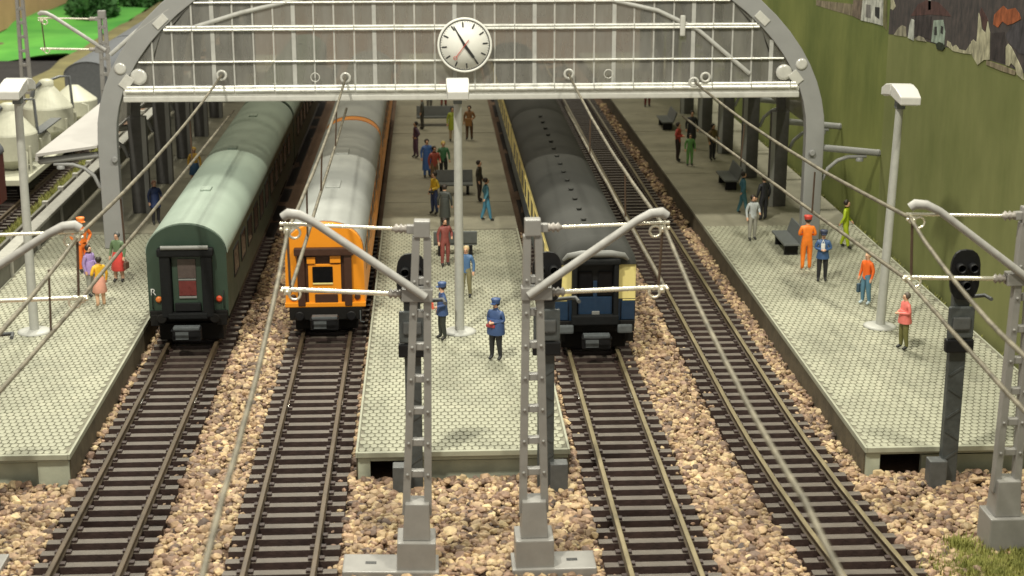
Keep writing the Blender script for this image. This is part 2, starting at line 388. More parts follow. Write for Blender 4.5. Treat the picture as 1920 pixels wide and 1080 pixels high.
P, S = scatter(27.0, 32.5, 155); stones('ballast_stones', P, S, 2, 'stones', 'tan and brown loose ballast stones at the front edge of the picture', 'ballast')
P, S = scatter(32.5, 38.2, 155); stones('ballast_stones', P, S, 2, 'stones', 'tan and brown loose ballast stones in front of the platforms', 'ballast')
P, S = scatter(38.2, 64.0, 150); stones('ballast_stones', P, S, 1, 'stones', 'tan and brown ballast stones between the tracks beside the platforms', 'ballast')
P, S = scatter(64.0, 98.0, 45, 6, 11); stones('ballast_stones', P, S, 1, 'stones', 'dim ballast stones along the empty track inside the hall', 'ballast')
# a few stones spilled between the sleepers' ends and on the platform edge
n = 700; X = np.random.choice([-7.6, -3.42, 4.95, 9.05], n)+np.random.choice([-1, 1], n)*np.random.uniform(1.0, 1.32, n); Y = np.random.uniform(28, 55, n)
stones('ballast_stones', np.stack([X, Y, np.full(n, -.30)], 1), np.random.uniform(.05, .08, n), 1, 'stones', 'small ballast stones lodged between the sleeper ends', 'ballast')

# ------------------------------------------------------------------ platforms
PW, PD = .19, .255
def paver_poly(w, d):
    c = .045; e = .018
    out = [(-w/2+c, -d/2), (w/2-c, -d/2), (w/2-e, -d/2+c), (w/2, d/2-c*1.6), (w/2-c, d/2), (-w/2+c, d/2), (-w/2, d/2-c*1.6), (-w/2+e, -d/2+c)]
    return out
def paver_geo():
    o = paver_poly(PW-.010, PD-.016); i = [(x*.93, y*.94) for x, y in o]; n = len(o)
    vs_ = [(x, y, -.030) for x, y in o]+[(x, y, -.007) for x, y in o]+[(x, y, 0) for x, y in i]
    fs = [list(range(2*n, 3*n))]+[(k, (k+1) % n, (k+1) % n+n, k+n) for k in range(n)]+[(k+n, (k+1) % n+n, (k+1) % n+2*n, k+2*n) for k in range(n)]
    return vs_, fs
PV, PF = paver_geo()
PAVER = MB().add(PV, PF).mesh('paver', 'pavers')
SEAMS = [61.55, 66.5, 72.2, 77.8, 83.5, 89.0, 94.4, 100, 105.6, 111.2, 117]
def platform(name, label, x0, x1, y0, front, xr=None):
    t = thing(name, label, 'platform', ((x0+x1)/2, y0, -.42)); ox, oy, oz = t.location; ZT = .5-oz
    w = (x1-x0)/2; L = SEAMS[-1]-y0; ys = SEAMS[0]-y0
    MB().box(-w, w, 0, ys-.01, ZT-.15, ZT-.030).build('slab', 'mortar', t)
    MB().box(-w-.012, -w+.05, -.01, ys-.012, ZT-.14, ZT+.004, .012).build('coping', 'coping', t)
    MB().box(w-.05, w+.012, -.01, ys-.012, ZT-.14, ZT+.004, .012).build('coping', 'coping', t)
    MB().box(-w+.05, w-.05, -.025, .09, ZT-.135, ZT+.003, .012).build('coping', 'coping', t)
    for s in (-1, 1):
        MB().box(s*(w-.07)-.07, s*(w-.07)+.07, .12, L, 0, ZT-.15).build('side_wall', 'platform_side', t)
    # front wall pieces round the openings
    for (a, b_, z0, z1, yy) in front:
        MB().box(a-ox, b_-ox, yy, yy+.16, z0-oz, z1-oz, .01).build('front_panel', 'concrete_pale', t)
    # pavers
    cells = []
    nrow = int((ys-.12)/PD); ncol = int((2*w-.08)/PW)
    for r in range(nrow):
        off = .5*PW if r % 2 else 0
        for c in range(ncol):
            x = -w+.055+PW*(c+.5)+off
            if x > w-.05-PW*.5: continue
            cells.append((x, .1+PD*(r+.5)))
    pick = cells[:300]
    for x, y in pick:
        o = obj('paver', PAVER, t, (x, y, ZT+random.uniform(-.005, .003))); o.rotation_euler = (random.gauss(0, .008), random.gauss(0, .008), random.gauss(0, .01))
    rest = np.array(cells[300:]); base = np.array(PV); n = len(rest); nv = len(base)
    zz = np.random.uniform(-.006, .003, n)
    pts = base[None]+np.concatenate([rest, (ZT+zz)[:, None]], 1)[:, None, :]
    tilt = np.random.normal(0, .012, (n, 2)); pts[:, :, 2] += base[None, :, 0]*tilt[:, :1]+base[None, :, 1]*tilt[:, 1:]
    me = bpy.data.meshes.new('paver_field'); me.from_pydata(pts.reshape(-1, 3).tolist(), [], [[i+k*nv for i in f] for k in range(n) for f in PF]); me.materials.append(MATS['pavers']); me.update()
    o = obj('paver_field', me, t); o['kind'] = 'stuff'
    for a, b_ in zip(SEAMS[:-1], SEAMS[1:]):
        dz = random.uniform(-.012, .012)
        MB().box(-w-.02, w+.02, a-y0+.03, b_-y0-.03, ZT-.13, ZT-.005+dz, .02).build('paved_plate', 'plate', t)
    return t
platform('left_platform', 'pale paved platform on the left beside the green coach', -14.75, -9.08, 37.75,
         [(-9.9, -9.12, -.42, .30, .06), (-14.7, -9.9, -.42, .22, .22), (-14.7, -9.12, .30, .355, .03)])
platform('middle_platform', 'pale paved island platform in the middle with two uniformed figures', -1.97, 3.38, 37.5,
         [(-1.93, -1.62, -.42, .355, .05), (-.75, 3.34, -.42, .18, .20), (-1.62, 3.34, .245, .355, .06)])
platform('right_platform', 'pale paved platform on the right beside the green slope', 10.82, 16.85, 37.2,
         [(10.86, 11.22, -.42, .355, .05), (12.35, 16.8, -.42, .18, .26), (11.22, 16.8, .29, .355, .06)])

# ------------------------------------------------------------------ the station hall
HX, HY, HA, HH, HZ = 1.28, 59.0, 13.55, 8.5, 4.6
hall = thing('station_hall', 'grey arched train shed with a large glazed front spanning the tracks', 'station hall', (HX, HY, .5))
def arch_pts(a, h, n=40, z0=0.0):
    out = [(a, z0)]
    for i in range(n+1):
        t = PI*i/n; out.append((a*math.cos(t), HZ-.5+h*math.sin(t)))
    out.append((-a, z0)); return out
def arch_band(y0, y1, t=.70, m='hall_grey', name='arch_rib', leg=True):
    o = arch_pts(HA, HH); i = arch_pts(HA-t, HH-t)
    n = len(o); b = MB(); vs_ = [(x, y0, z) for x, z in o]+[(x, y0, z) for x, z in i]+[(x, y1, z) for x, z in o]+[(x, y1, z) for x, z in i]
    fs = []
    for k in range(n-1):
        fs += [(k, k+1, n+k+1, n+k), (2*n+k, 3*n+k, 3*n+k+1, 2*n+k+1), (k, 2*n+k, 2*n+k+1, k+1), (n+k, n+k+1, 3*n+k+1, 3*n+k)]
    fs += [(0, n, 3*n, 2*n), (n-1, 3*n-1, 4*n-1, 2*n-1)]
    return b.add(vs_, fs).build(name, m, hall, bevel=.03 if y0 < .5 else 0)
arch_band(0, .45)
RIBS = [6.0, 12.0, 18.0, 24.0, 30.0, 36.0, 42.0, 48.0]
for y in RIBS:
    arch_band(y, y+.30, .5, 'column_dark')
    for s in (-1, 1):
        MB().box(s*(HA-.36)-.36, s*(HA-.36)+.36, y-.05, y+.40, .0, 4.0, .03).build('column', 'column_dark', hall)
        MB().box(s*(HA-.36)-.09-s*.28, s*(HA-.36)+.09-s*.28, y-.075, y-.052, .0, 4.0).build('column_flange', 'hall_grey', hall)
# roof sheets between the ribs, with glazed strips
for a, b_ in zip([.45]+[y+.3 for y in RIBS[:-1]], RIBS):
    N = 12
    for k in range(N):
        t0, t1 = PI*k/N, PI*(k+1)/N; b = MB(); vs_ = []
        for rr in (HA-.12, HA-.17):
            for y in (a+.01, b_-.01):
                for q in range(4):
                    t = t0+(t1-t0)*(q/3*.985+.0075); vs_.append((rr*math.cos(t), y, HZ-.5+(rr-HA+HH)*math.sin(t)))
        fs = []
        for q in range(3): fs += [(q, q+1, q+5, q+4), (8+q, 12+q, 13+q, 9+q)]
        fs += [(0, 4, 12, 8), (3, 11, 15, 7), (0, 8, 9, 10, 11, 3, 2, 1), (4, 5, 6, 7, 15, 14, 13, 12)]
        b.add(vs_, fs).build('roof_pane', 'roof_glass', hall)
# front: tie beam, bars, mullions, panes
def inner_x(z):     # half width of the opening at height z (absolute)
    zz = max(0, z-HZ); h = HH-.70
    return (HA-.72)*math.sqrt(max(0, 1-(zz/h)**2)) if zz < h else 0
for (z0, z1, yy0, yy1) in ((6.02, 6.24, -.08, .34), (6.24, 6.44, -.03, .30), (6.44, 6.56, .0, .26)):
    w = inner_x(6.3)-.02
    MB().box(-w, w, yy0, yy1, z0-.5, z1-.5, .05).build('tie_beam', 'clear_frame', hall)
ROWS = [6.56, 7.47, 8.66, 9.61, 10.6, 11.5, 12.2]
for z in ROWS[1:]:
    w = inner_x(z)-.03; hgt = .12 if z == 8.66 else .07
    MB().box(-w, w, .04, .20, z-hgt/2-.5, z+hgt/2-.5, .02).build('glazing_bar', 'clear_frame', hall)
    if z == 8.66: MB().box(-w, w, .05, .19, z+.085-.5, z+.13-.5, .015).build('glazing_bar', 'clear_frame', hall)
for (z, yy, r_) in ((6.56, -.02, .055), (6.43, -.06, .075), (7.47, .03, .035), (8.63, .03, .045), (8.74, .03, .035), (9.61, .03, .035), (10.6, .03, .035)):
    w = inner_x(z)-.05; k = 0
    pts_ = [q*.735-.35 for q in range(-17, 19, 2)]; pts_ = [-w]+[q for q in pts_ if -w+.2 < q < w-.2]+[w]
    for xa, xb in zip(pts_[:-1], pts_[1:]): MB().tube([(xa+.02, yy, z-.5), (xb-.02, yy, z-.5+random.uniform(-.008, .008))], r_, 8).build('glint_bead', 'glint_bead', hall)  # tubes added along the bars, whitened to paint in their bright glints
PITCHX = .735
xs = [PITCHX*k-.35 for k in range(-17, 19)]
for k, x in enumerate(xs):
    ax = abs(x)
    if ax > HA-1.0: continue
    ztop = HZ+(HH-.70)*math.sqrt(max(0, 1-(ax/(HA-.72))**2))
    wd_ = .075 if k % 4 == 1 else .032
    if ztop > 6.7: MB().box(x-wd_, x+wd_, .09, .17, 6.06, ztop-.52, .008).build('mullion', 'mullion_grey', hall)
for i in range(len(ROWS)-1):
    z0, z1 = ROWS[i]+.05, ROWS[i+1]-.05
    for k in range(len(xs)-1):
        xa, xb = xs[k]+.045, xs[k+1]-.045
        lim0, lim1 = inner_x(z0)-.01, inner_x(z1)-.01
        if max(abs(xa), abs(xb)) > lim0+.3 or min(abs(xa), abs(xb)) > lim1: 
            if min(abs(xa), abs(xb)) > lim0: continue
        def cl(x, lim): return max(-lim, min(lim, x))
        q = [(cl(xa, lim0), z0), (cl(xb, lim0), z0), (cl(xb, lim1), z1), (cl(xa, lim1), z1)]
        if abs(q[0][0]-q[1][0]) < .03: continue
        MB().prism([(x, z-.5) for x, z in q], .115, .145).build('pane', 'pane', hall)
# corner gussets, bosses and braces of the clear front moulding
for s in (-1, 1):
    for (x, z, r_) in ((12.55, 7.25, .22), (11.9, 6.95, .30)):
        MB().lathe([(r_*.6, .05), (r_, .05), (r_, -.06), (r_*.7, -.06), (r_*.6, -.10)], (s*x, .02, z-.5), 'y').build('boss', 'clear_frame', hall)
    MB().cbox((s*12.35, .0, 6.75-.5), (.5, .10, .38), ry=s*.9, bev=.02).build('gusset', 'clear_frame', hall)
    MB().cbox((s*11.0, .0, 8.95-.5), (.55, .10, .30), ry=s*.75, bev=.02).build('gusset', 'clear_frame', hall)
for q in ([(-8.9, 8.62), (-6.8, 9.25), (-4.4, 9.8)], [(6.2, 9.75), (8.4, 9.25), (9.9, 8.55), (11.9, 6.9)], [(-11.6, 7.75), (-10.6, 8.6), (-9.4, 9.4)]):
    MB().tube([(x-HX, .085, z-.5) for x, z in q], [.09]*len(q), 6).build('brace', 'mullion_grey', hall)
MB().cbox((8.05, .0, 8.70-.5), (.20, .08, .78), bev=.06).build('gusset', 'clear_frame', hall)
for (x, z, ring) in ((-7.6, 7.0, 1), (-3.09, 6.88, 1), (5.13, 6.96, 1), (9.79, 6.62, 1), (10.22, 6.80, 1), (6.6, 6.95, 0), (-4.2, 6.9, 0)):
    b = MB(); b.tube([(x-HX+.16*math.cos(a), -.10, z-.5+.16*math.sin(a)) for a in [2*PI*k/14 for k in range(15)]], .05 if ring else .02, 6); b.build('anchor_ring', 'clear_frame', hall)
for x in (-12.05, 13.1): MB().lathe([(.12, 0), (.12, .10), (.09, .13)], (x if x > 0 else x-.9, 0, 3.9-.5), 'y', 10).build('bolt', 'hall_grey', hall)
# canopy brackets on both outer sides and the left canopy roof
def bracket(s, y, parent=hall):
    x0 = s*HA; zt = 3.55
    b = MB(); b.tube([(x0, y, zt), (x0+s*2.15, y, zt-.22)], .13, 8)
    b.lathe([(.14, -.03), (.14, .02), (.09, .06)], (x0+s*2.15, y, zt-.22), 'y', 10)
    b.tube([(x0+s*.05, y, zt-1.25), (x0+s*.25, y, zt-.80), (x0+s*.6, y, zt-.50), (x0+s*1.0, y, zt-.36), (x0+s*1.7, y, zt-.34)], .075, 6)
    b.lathe([(.15, 0), (.15, .1), (.10, .14)], (x0+s*1.45, y, zt-.52), 'z', 10)
    b.build('canopy_bracket', 'hall_grey', parent)
for y in [.2]+[v+.15 for v in RIBS[:5]]:
    bracket(1, y); bracket(-1, y)
b = MB(); b.prism([(-HA-2.25, 3.55), (-HA, 3.86), (-HA, 3.95), (-HA-2.25, 3.66)], -.15, 46); b.build('canopy_roof', 'canopy', hall)
b = MB(); b.prism([(-HA-2.27, 3.40), (-HA-2.17, 3.40), (-HA-2.17, 3.545), (-HA-2.27, 3.545)], -.17, 46); b.build('canopy_fascia', 'canopy', hall)

# station clock on the glazed front
ck = thing('station_clock', 'round white station clock hung on the glazed hall front', 'clock', (1.29, 58.86, 8.06))
MB().lathe([(1.0, -.02), (1.0, .16), (.93, .17), (.92, .12)], (0, 0, 0), 'y', 48).build('rim', 'clock_white', ck)
MB().lathe([(.92, .0), (.92, .135), (.895, .135)], (0, 0, 0), 'y', 48).build('bezel', 'clock_dark', ck)
MB().lathe([(.885, .0), (.885, .140), (.001, .141)], (0, 0, 0), 'y', 48).build('dial', 'clock_white', ck)
TW = R(-5)
def hand(ang, r0, r1, w0, w1, yy, name, m):
    a = ang+TW; d = Vector((math.sin(a), 0, math.cos(a))); nrm = Vector((math.cos(a), 0, -math.sin(a)))
    p = [d*r0+nrm*w0, d*r1+nrm*w1, d*r1-nrm*w1, d*r0-nrm*w0]
    b = MB(); vs_ = [(v.x, yy, v.z) for v in p]+[(v.x, yy-.012, v.z) for v in p]
    b.add(vs_, [(0, 1, 2, 3), (4, 7, 6, 5), (0, 4, 5, 1), (1, 5, 6, 2), (2, 6, 7, 3), (3, 7, 4, 0)]); return b.build(name, m, ck)
for k in range(12): hand(R(30*k), .66, .84, .026, .026, -.146, 'hour_mark', 'clock_dark')
b = MB()
for k in range(60): a = R(6*k)+TW; b.cbox((math.sin(a)*.86, -.147, math.cos(a)*.86), (.022, .008, .022), ry=a)
b.build('minute_track', 'clock_dark', ck)['kind'] = 'stuff'
hand(R(335), -.05, .80, .05, .018, -.16, 'minute_hand', 'clock_dark')
hand(R(149), -.05, .55, .055, .05, -.175, 'hour_hand', 'clock_dark'); hand(R(149), .54, .84, .025, .016, -.175, 'hour_hand_tip', 'clock_dark')
sh = hand(R(222), -.25, .52, .014, .014, -.19, 'second_hand', 'clock_red')
a = R(222)+TW; b = MB(); c = (math.sin(a)*.58, -.196, math.cos(a)*.58); b.tube([(c[0]+.06*math.cos(t), c[1], c[2]+.06*math.sin(t)) for t in [2*PI*k/12 for k in range(13)]], .013, 5); b.build('second_hand_ring', 'clock_red', ck)

# ------------------------------------------------------------------ coaches
def coach_prof(w, zb, zs, zt, n=16, ex=2.0, grow=0.0):
    a = w/2+grow; out = [(-a, zb), (-a, zs)]
    for i in range(1, n):
        t = PI*(1-i/n); c, s = math.cos(t), math.sin(t)
        out.append((a*math.copysign(abs(c)**(2/ex), c), zs+(zt+grow-zs)*abs(s)**(2/ex)))
    return out+[(a, zs), (a, zb)]
def bogie(t, y):
    b = MB(); b.box(-1.02, -.92, y-1.35, y+1.35, .28, .62, .03); b.box(.92, 1.02, y-1.35, y+1.35, .28, .62, .03); b.box(-.95, .95, y-.25, y+.25, .35, .65)
    g = b.build('bogie', 'underframe', t)
    for yy in (y-.95, y+.95):
        for s in (-1, 1):
            MB().lathe([(.10, -.07), (.36, -.07), (.40, .06), (.46, .06), (.46, .09), (.12, .09)], (s*.72, yy, .46), 'x', 18).build('wheel', 'underframe', g)
        MB().tube([(-.7, yy, .46), (.7, yy, .46)], .08, 8).build('axle', 'underframe', g)
def buffers(t, m='underframe', z=.98):
    for s in (-1, 1):
        b = MB(); b.lathe([(.08, -.05), (.08, .22), (.15, .24), (.16, .27), (.13, .29)], (s*.82, 0, z-.06), 'y', 12); b.build('buffer', m, t)
def coupler(t):
    b = MB(); b.box(-.15, .15, -.55, .3, .46, .60, .02); g = b.build('coupler', 'black', t)
    MB().box(-.44, .44, -.78, -.50, .34, .76, .03).build('coupler_head', 'black', g)
    MB().box(-.40, .40, -.80, -.52, .70, .79, .02).build('coupler_top', 'coupler_grey', g)
    MB().box(-.34, .06, -.81, -.785, .40, .66, .008).build('coupler_plate', 'coupler_grey', g)
    MB().tube([(-.44, -.70, .70), (-.44, -.94, .72), (.44, -.94, .72), (.44, -.70, .70)], .03, 6).build('coupler_loop', 'black', g)
    MB().box(-1.0, 1.0, .25, .9, .08, .62, .03).build('brake_gear', 'underframe', t)
def side_windows(t, w, L, z0, z1, n, step, y_first, ww, frame_m):
    gm = MB().box(-.012, .012, -ww/2, ww/2, z0, z1, .008).mesh('window', 'window_glass')
    fb = MB()
    for (a, b_, c, d) in ((-ww/2-.06, ww/2+.06, z1, z1+.06), (-ww/2-.06, ww/2+.06, z0-.06, z0), (-ww/2-.06, -ww/2, z0, z1), (ww/2, ww/2+.06, z0, z1)): fb.box(-.02, .02, a, b_, c, d)
    fm = fb.mesh('window_frame', frame_m)
    for s in (-1, 1):
        for k in range(n):
            y = y_first+step*k
            if y > L-1.0: break
            o = obj('window', gm, t, (s*(w/2+.004), y, 0)); obj('window_frame', fm, o)
def strip_band(t, w, L, z0, z1, m, name):
    for s in (-1, 1): MB().box(s*(w/2+.004)-.004, s*(w/2+.004)+.004, .02, L-.02, z0, z1).build(name, m, t)

def coach_green(loc, L, label, front=True):
    t = thing('passenger_coach', label, 'coach', loc, group='green passenger train')
    w, zb, zs, zt = 2.46, .92, 2.95, 3.86
    MB().prism(coach_prof(w, zb, zs, zt), 0, L).build('body', 'green_body', t)
    pr = [p for p in coach_prof(w, zs, zs, zt, 20, 2.0, .035)][1:-1]; pi = [(x*.985, z-.03) for x, z in pr][::-1]
    rf = MB().prism(pr+pi, .10, L-.10, True).build('roof', 'green_roof', t)
    for y in (L*.2, L*.5, L*.8): MB().cbox((0, y, zt+.05), (.35, .6, .08), bev=.03).build('roof_vent', 'green_roof', rf)
    side_windows(t, w, L, 1.75, 2.55, 11, 2.05, 2.4, 1.2, 'black')
    MB().box(-1.0, 1.0, .4, L-.4, .55, zb).build('underframe', 'underframe', t)
    bogie(t, 3.2); bogie(t, L-3.2)
    if front:
        MB().box(-1.2, 1.2, -.10, .02, .80, 1.12, .02).build('headstock', 'underframe', t)
        gw = MB().box(-.80, -.47, -.30, .0, .95, 3.05, .05).build('gangway_post', 'rubber', t); MB().box(.47, .80, -.30, .0, .95, 3.05, .05).build('gangway_post', 'rubber', t)
        g = MB(); g.box(-.86, .86, -.34, .0, 2.90, 3.16, .06); g.build('gangway_hood', 'rubber', gw)
        MB().tube([(-.72, -.32, 3.20), (.72, -.32, 3.20)], .07, 8).build('gangway_roll', 'roof_hood', gw)
        MB().box(-.60, .60, -.34, .0, .92, 1.10, .03).build('gangway_sill', 'rubber', gw)
        d = MB().box(-.45, .45, -.10, .0, 1.12, 2.88, .01).build('end_door', 'green_body', t)
        MB().box(-.27, .29, -.135, -.105, 2.18, 2.80, .015).build('door_window', 'brown_window', d)
        MB().box(-.26, .28, -.135, -.105, 1.62, 2.10, .015).build('red_panel', 'red_window', d)
        MB().box(-.26, .28, -.14, -.11, 2.115, 2.165, .006).build('handrail', 'roof_hood', d); MB().box(-.26, .28, -.14, -.11, 1.54, 1.605, .006).build('handrail', 'roof_hood', d)
        MB().box(-.40, .40, -.22, -.11, 1.14, 1.40, .02).build('step_plate', 'black', d)
        for s, m in ((-1, 'tail_orange'), (1, 'tail_red')): MB().lathe([(.10, 0), (.10, .05), (.05, .07)], (s*.93+.02, 0, 1.48), 'y', 12).build('tail_lamp', m, t)
        for s in (-1, 1):
            MB().tube([(s*1.1, -.02, 1.2), (s*1.1, -.10, 1.2), (s*1.1, -.10, 1.75), (s*1.1, -.02, 1.75)], .015, 5).build('grab_rail', 'black', t)
            MB().box(s*1.02-.16, s*1.02+.16, -.16, -.10, .66, 1.02, .02).build('step', 'underframe', t)
        c = bpy.data.curves.new('letter', 'FONT'); c.body = 'R'; c.size = .30; c.extrude = .004
        tmp = bpy.data.objects.new('tmp', c); COL.objects.link(tmp); lm = bpy.data.meshes.new_from_object(tmp.evaluated_get(bpy.context.evaluated_depsgraph_get())); bpy.data.objects.remove(tmp)
        lm.materials.clear(); lm.materials.append(MATS['white_paint']); o = obj('letter_mark', lm, t, (-1.17, -.012, 1.62)); o.rotation_euler = (PI/2, 0, 0)
        buffers(t); coupler(t)
    return t
def coach_orange(loc, L, label, front=True, band=False):
    t = thing('passenger_coach', label, 'coach', loc, group='orange train with silver roof')
    w, zb, zs, zt = 2.46, .93, 2.7, 3.62
    pr = coach_prof(w, zb, zs, zt, 16, 2.2); pr = [(x*(1 if z > 1.2 else 1.03), z) for x, z in pr]
    MB().prism(pr, 0, L).build('body', 'orange_body', t)
    up = [p for p in coach_prof(w, zs, zs, zt, 20, 2.2, .035)][1:-1]; pi = [(x*.985, z-.03) for x, z in up][::-1]
    rf = MB().prism(up+pi, .28 if not band else .75, L-.05, True).build('roof', 'silver_roof', t)
    for y in (L*.3, L*.62): MB().cbox((.0, y, zt+.05), (.5, 1.2, .07), bev=.03).build('roof_vent', 'silver_roof', rf)
    MB().box(1.05, 1.11, 4.2, 6.0, 3.12, 3.2, .02).build('roof_rail', 'lamp_diffuser', rf)
    side_windows(t, w, L, 1.7, 2.4, 9, 2.1, 2.4, 1.3, 'brown_frame')
    MB().box(-1.0, 1.0, .4, L-.4, .5, zb).build('underframe', 'underframe', t); bogie(t, 2.9); bogie(t, L-2.9)
    if front:
        gw = MB().box(-.86, -.62, -.16, .0, .95, 2.75, .03).build('gangway_post', 'brown_frame', t); MB().box(.62, .86, -.16, .0, .95, 2.75, .03).build('gangway_post', 'brown_frame', t)
        MB().box(-.94, .94, -.22, .0, 2.62, 2.86, .03).build('gangway_hood', 'brown_frame', gw)
        MB().box(-.62, .62, -.03, .012, .95, 2.62).build('door_recess', 'brown_frame', t)
        d = MB().box(-.52, .52, -.08, -.032, 1.0, 2.32, .02).build('end_door', 'orange_body', t)
        MB().box(-.38, .26, -.10, -.082, 1.72, 2.24, .02).build('door_window', 'window_glass', d)
        MB().box(-.38, .26, -.115, -.083, 1.66, 1.712, .008).build('handrail', 'cream', d)
        MB().box(-.32, .40, -.11, -.085, 1.02, 1.34, .02).build('kick_plate', 'brown_frame', d)
        MB().box(-.55, -.28, -.13, -.035, 2.34, 2.56, .02).build('latch_plate', 'orange_body', t); MB().box(.18, .52, -.13, -.035, 2.36, 2.60, .02).build('latch_plate', 'orange_body', t)
        for s in (-1, 1): MB().lathe([(.10, 0), (.10, .04), (.07, .06)], (s*1.02, 0, 1.22), 'y', 12).build('tail_lamp', 'brown_frame', t)
        MB().box(-1.28, 1.28, -.14, .02, .92, 1.06, .02).build('headstock', 'orange_body', t)
        MB().box(-1.15, 1.15, -.13, .03, .50, .916, .02).build('buffer_beam', 'underframe', t)
        MB().tube([(1.1, -.14, .8), (1.1, -.18, .45), (1.22, -.18, .42)], .02, 5).build('air_hose', 'coupler_grey', t)
        buffers(t, 'black', .72); coupler(t)
    return t
def coach_cream(loc, L, label, front=True):
    t = thing('passenger_coach', label, 'coach', loc, group='cream and blue passenger train')
    w, zb, zs, zt = 2.50, .90, 2.82, 3.55
    MB().box(-w/2, w/2, 0, L, zb, zs).build('body', 'blue_body', t)
    strip_band(t, w, L, 1.66, 2.80, 'cream', 'cream_band')
    up = [p for p in coach_prof(w, zs, zs, zt, 20, 2.0, .03)][1:-1]; pi = [(x*.985, z-.03) for x, z in up][::-1]
    b = MB(); b.prism(up+pi, .45, L-.1, True)
    # roof end rounds down over the end wall
    nP = len(up); vs_ = [(x, .45, z) for x, z in up]
    for q in range(1, 5):
        a = q/4*PI/2; k = 1-math.cos(a); vs_ += [(x*(1-.03*k), .45-.52*math.sin(a), zs-.01+(z-zs)*(1-.86*k)) for x, z in up]
    b.add(vs_, [(q*nP+i, q*nP+i+1, (q+1)*nP+i+1, (q+1)*nP+i) for q in range(4) for i in range(nP-1)], True)
    b.f.append([len(b.v)-nP+i for i in range(nP)]); b.m.append(0); b.sm.append(False)
    rf = b.build('roof', 'dark_roof', t)
    y = 2.6
    while y < L-1:
        v = MB(); v.lathe([(.07, 0), (.07, .05), (.10, .06), (.09, .09), (.02, .10)], (-.12, y, zt+.01), 'z', 8); v.build('roof_vent', 'dark_roof', rf); y += 1.55
    side_windows(t, w, L, 1.75, 2.5, 11, 2.0, 2.4, 1.2, 'cream')
    MB().box(-1.0, 1.0, .4, L-.4, .5, zb).build('underframe', 'underframe', t); bogie(t, 3.2); bogie(t, L-3.2)
    if front:
        for s in (-1, 1):
            MB().box(s*.98-.265, s*.98+.265, -.02, .006, 1.72, 2.80, .005).build('cream_panel', 'cream', t)
            MB().box(s*1.05-.195, s*1.05+.195, -.035, -.022, 1.66, 1.70, .004).build('trim_strip', 'cream', t)
        gw = MB().box(-.71, -.56, -.26, .0, 1.0, 2.92, .04).build('gangway_post', 'rubber', t); MB().box(.56, .71, -.26, .0, 1.0, 2.92, .04).build('gangway_post', 'rubber', t)
        MB().box(-.76, .76, -.28, .0, 2.84, 3.00, .04).build('gangway_hood', 'rubber', gw)
        MB().box(-.72, .72, -.30, .0, .95, 1.26, .04).build('gangway_sill', 'rubber', gw)
        hd = MB(); hd.tube([(-.98, -.12, 2.98), (-.85, -.22, 3.13), (-.45, -.26, 3.20), (.45, -.26, 3.20), (.85, -.22, 3.13), (.98, -.12, 2.98)], [.05, .09, .11, .11, .09, .05], 8); hd.build('hood_rim', 'roof_hood', gw)
        MB().box(-.575, .575, -.03, .012, 1.1, 2.84).build('door_recess', 'black', t)
        d = MB().box(-.52, .52, -.10, -.032, 1.22, 1.80, .01).build('end_door', 'blue_body', t)
        MB().box(-.06, .06, -.10, -.034, 1.80, 2.30, .01).build('door_mullion', 'blue_body', d)
        for s in (-1, 1): MB().box(s*.31-.21, s*.31+.21, -.085, -.040, 1.84, 2.60, .01).build('door_window', 'window_glass', d)
        MB().box(-.10, .14, -.16, -.102, 1.24, 1.36, .02).build('door_latch', 'roof_hood', d)
        for s in (-1, 1): MB().box(s*1.02-.20, s*1.02+.20, -.06, .004, 1.06, 1.64, .01).build('blue_panel', 'blue_body', t)
        MB().box(-1.22, 1.22, -.14, -.065, .70, 1.05, .02).build('headstock', 'underframe', t)
        for s in (-1, 1):
            bb = MB(); bb.lathe([(.10, -.05), (.10, .30)], (s*.90, 0, .86), 'y', 12); bf = bb.build('buffer', 'underframe', t)
            MB().box(s*.90-.23, s*.90+.23, -.42, -.31, .72, 1.00, .06).build('buffer_head', 'coupler_grey', bf)
        for s in (-1, 1): MB().box(s*1.05-.14, s*1.05+.14, -.20, -.12, .40, .69, .02).build('step', 'underframe', t)
        coupler(t)
    return t
coach_green((-7.6, 48.4, 0), 25.5, 'dark green coach with pale green roof, nearest on the left track')
coach_green((-7.6, 74.3, 0), 25.5, 'second green coach, in the shade of the hall', False)
coach_orange((-3.42, 49.35, 0), 19.6, 'orange coach with silver roof, nearest the camera')
coach_orange((-3.42, 69.3, 0), 24, 'second orange coach behind, its orange roof edge in the hall', False, True)
coach_cream((4.95, 46.95, 0), 25.2, 'cream and blue coach with dark grey roof, nearest on its track')
coach_cream((4.95, 72.5, 0), 25.2, 'second cream and blue coach, inside the hall', False)

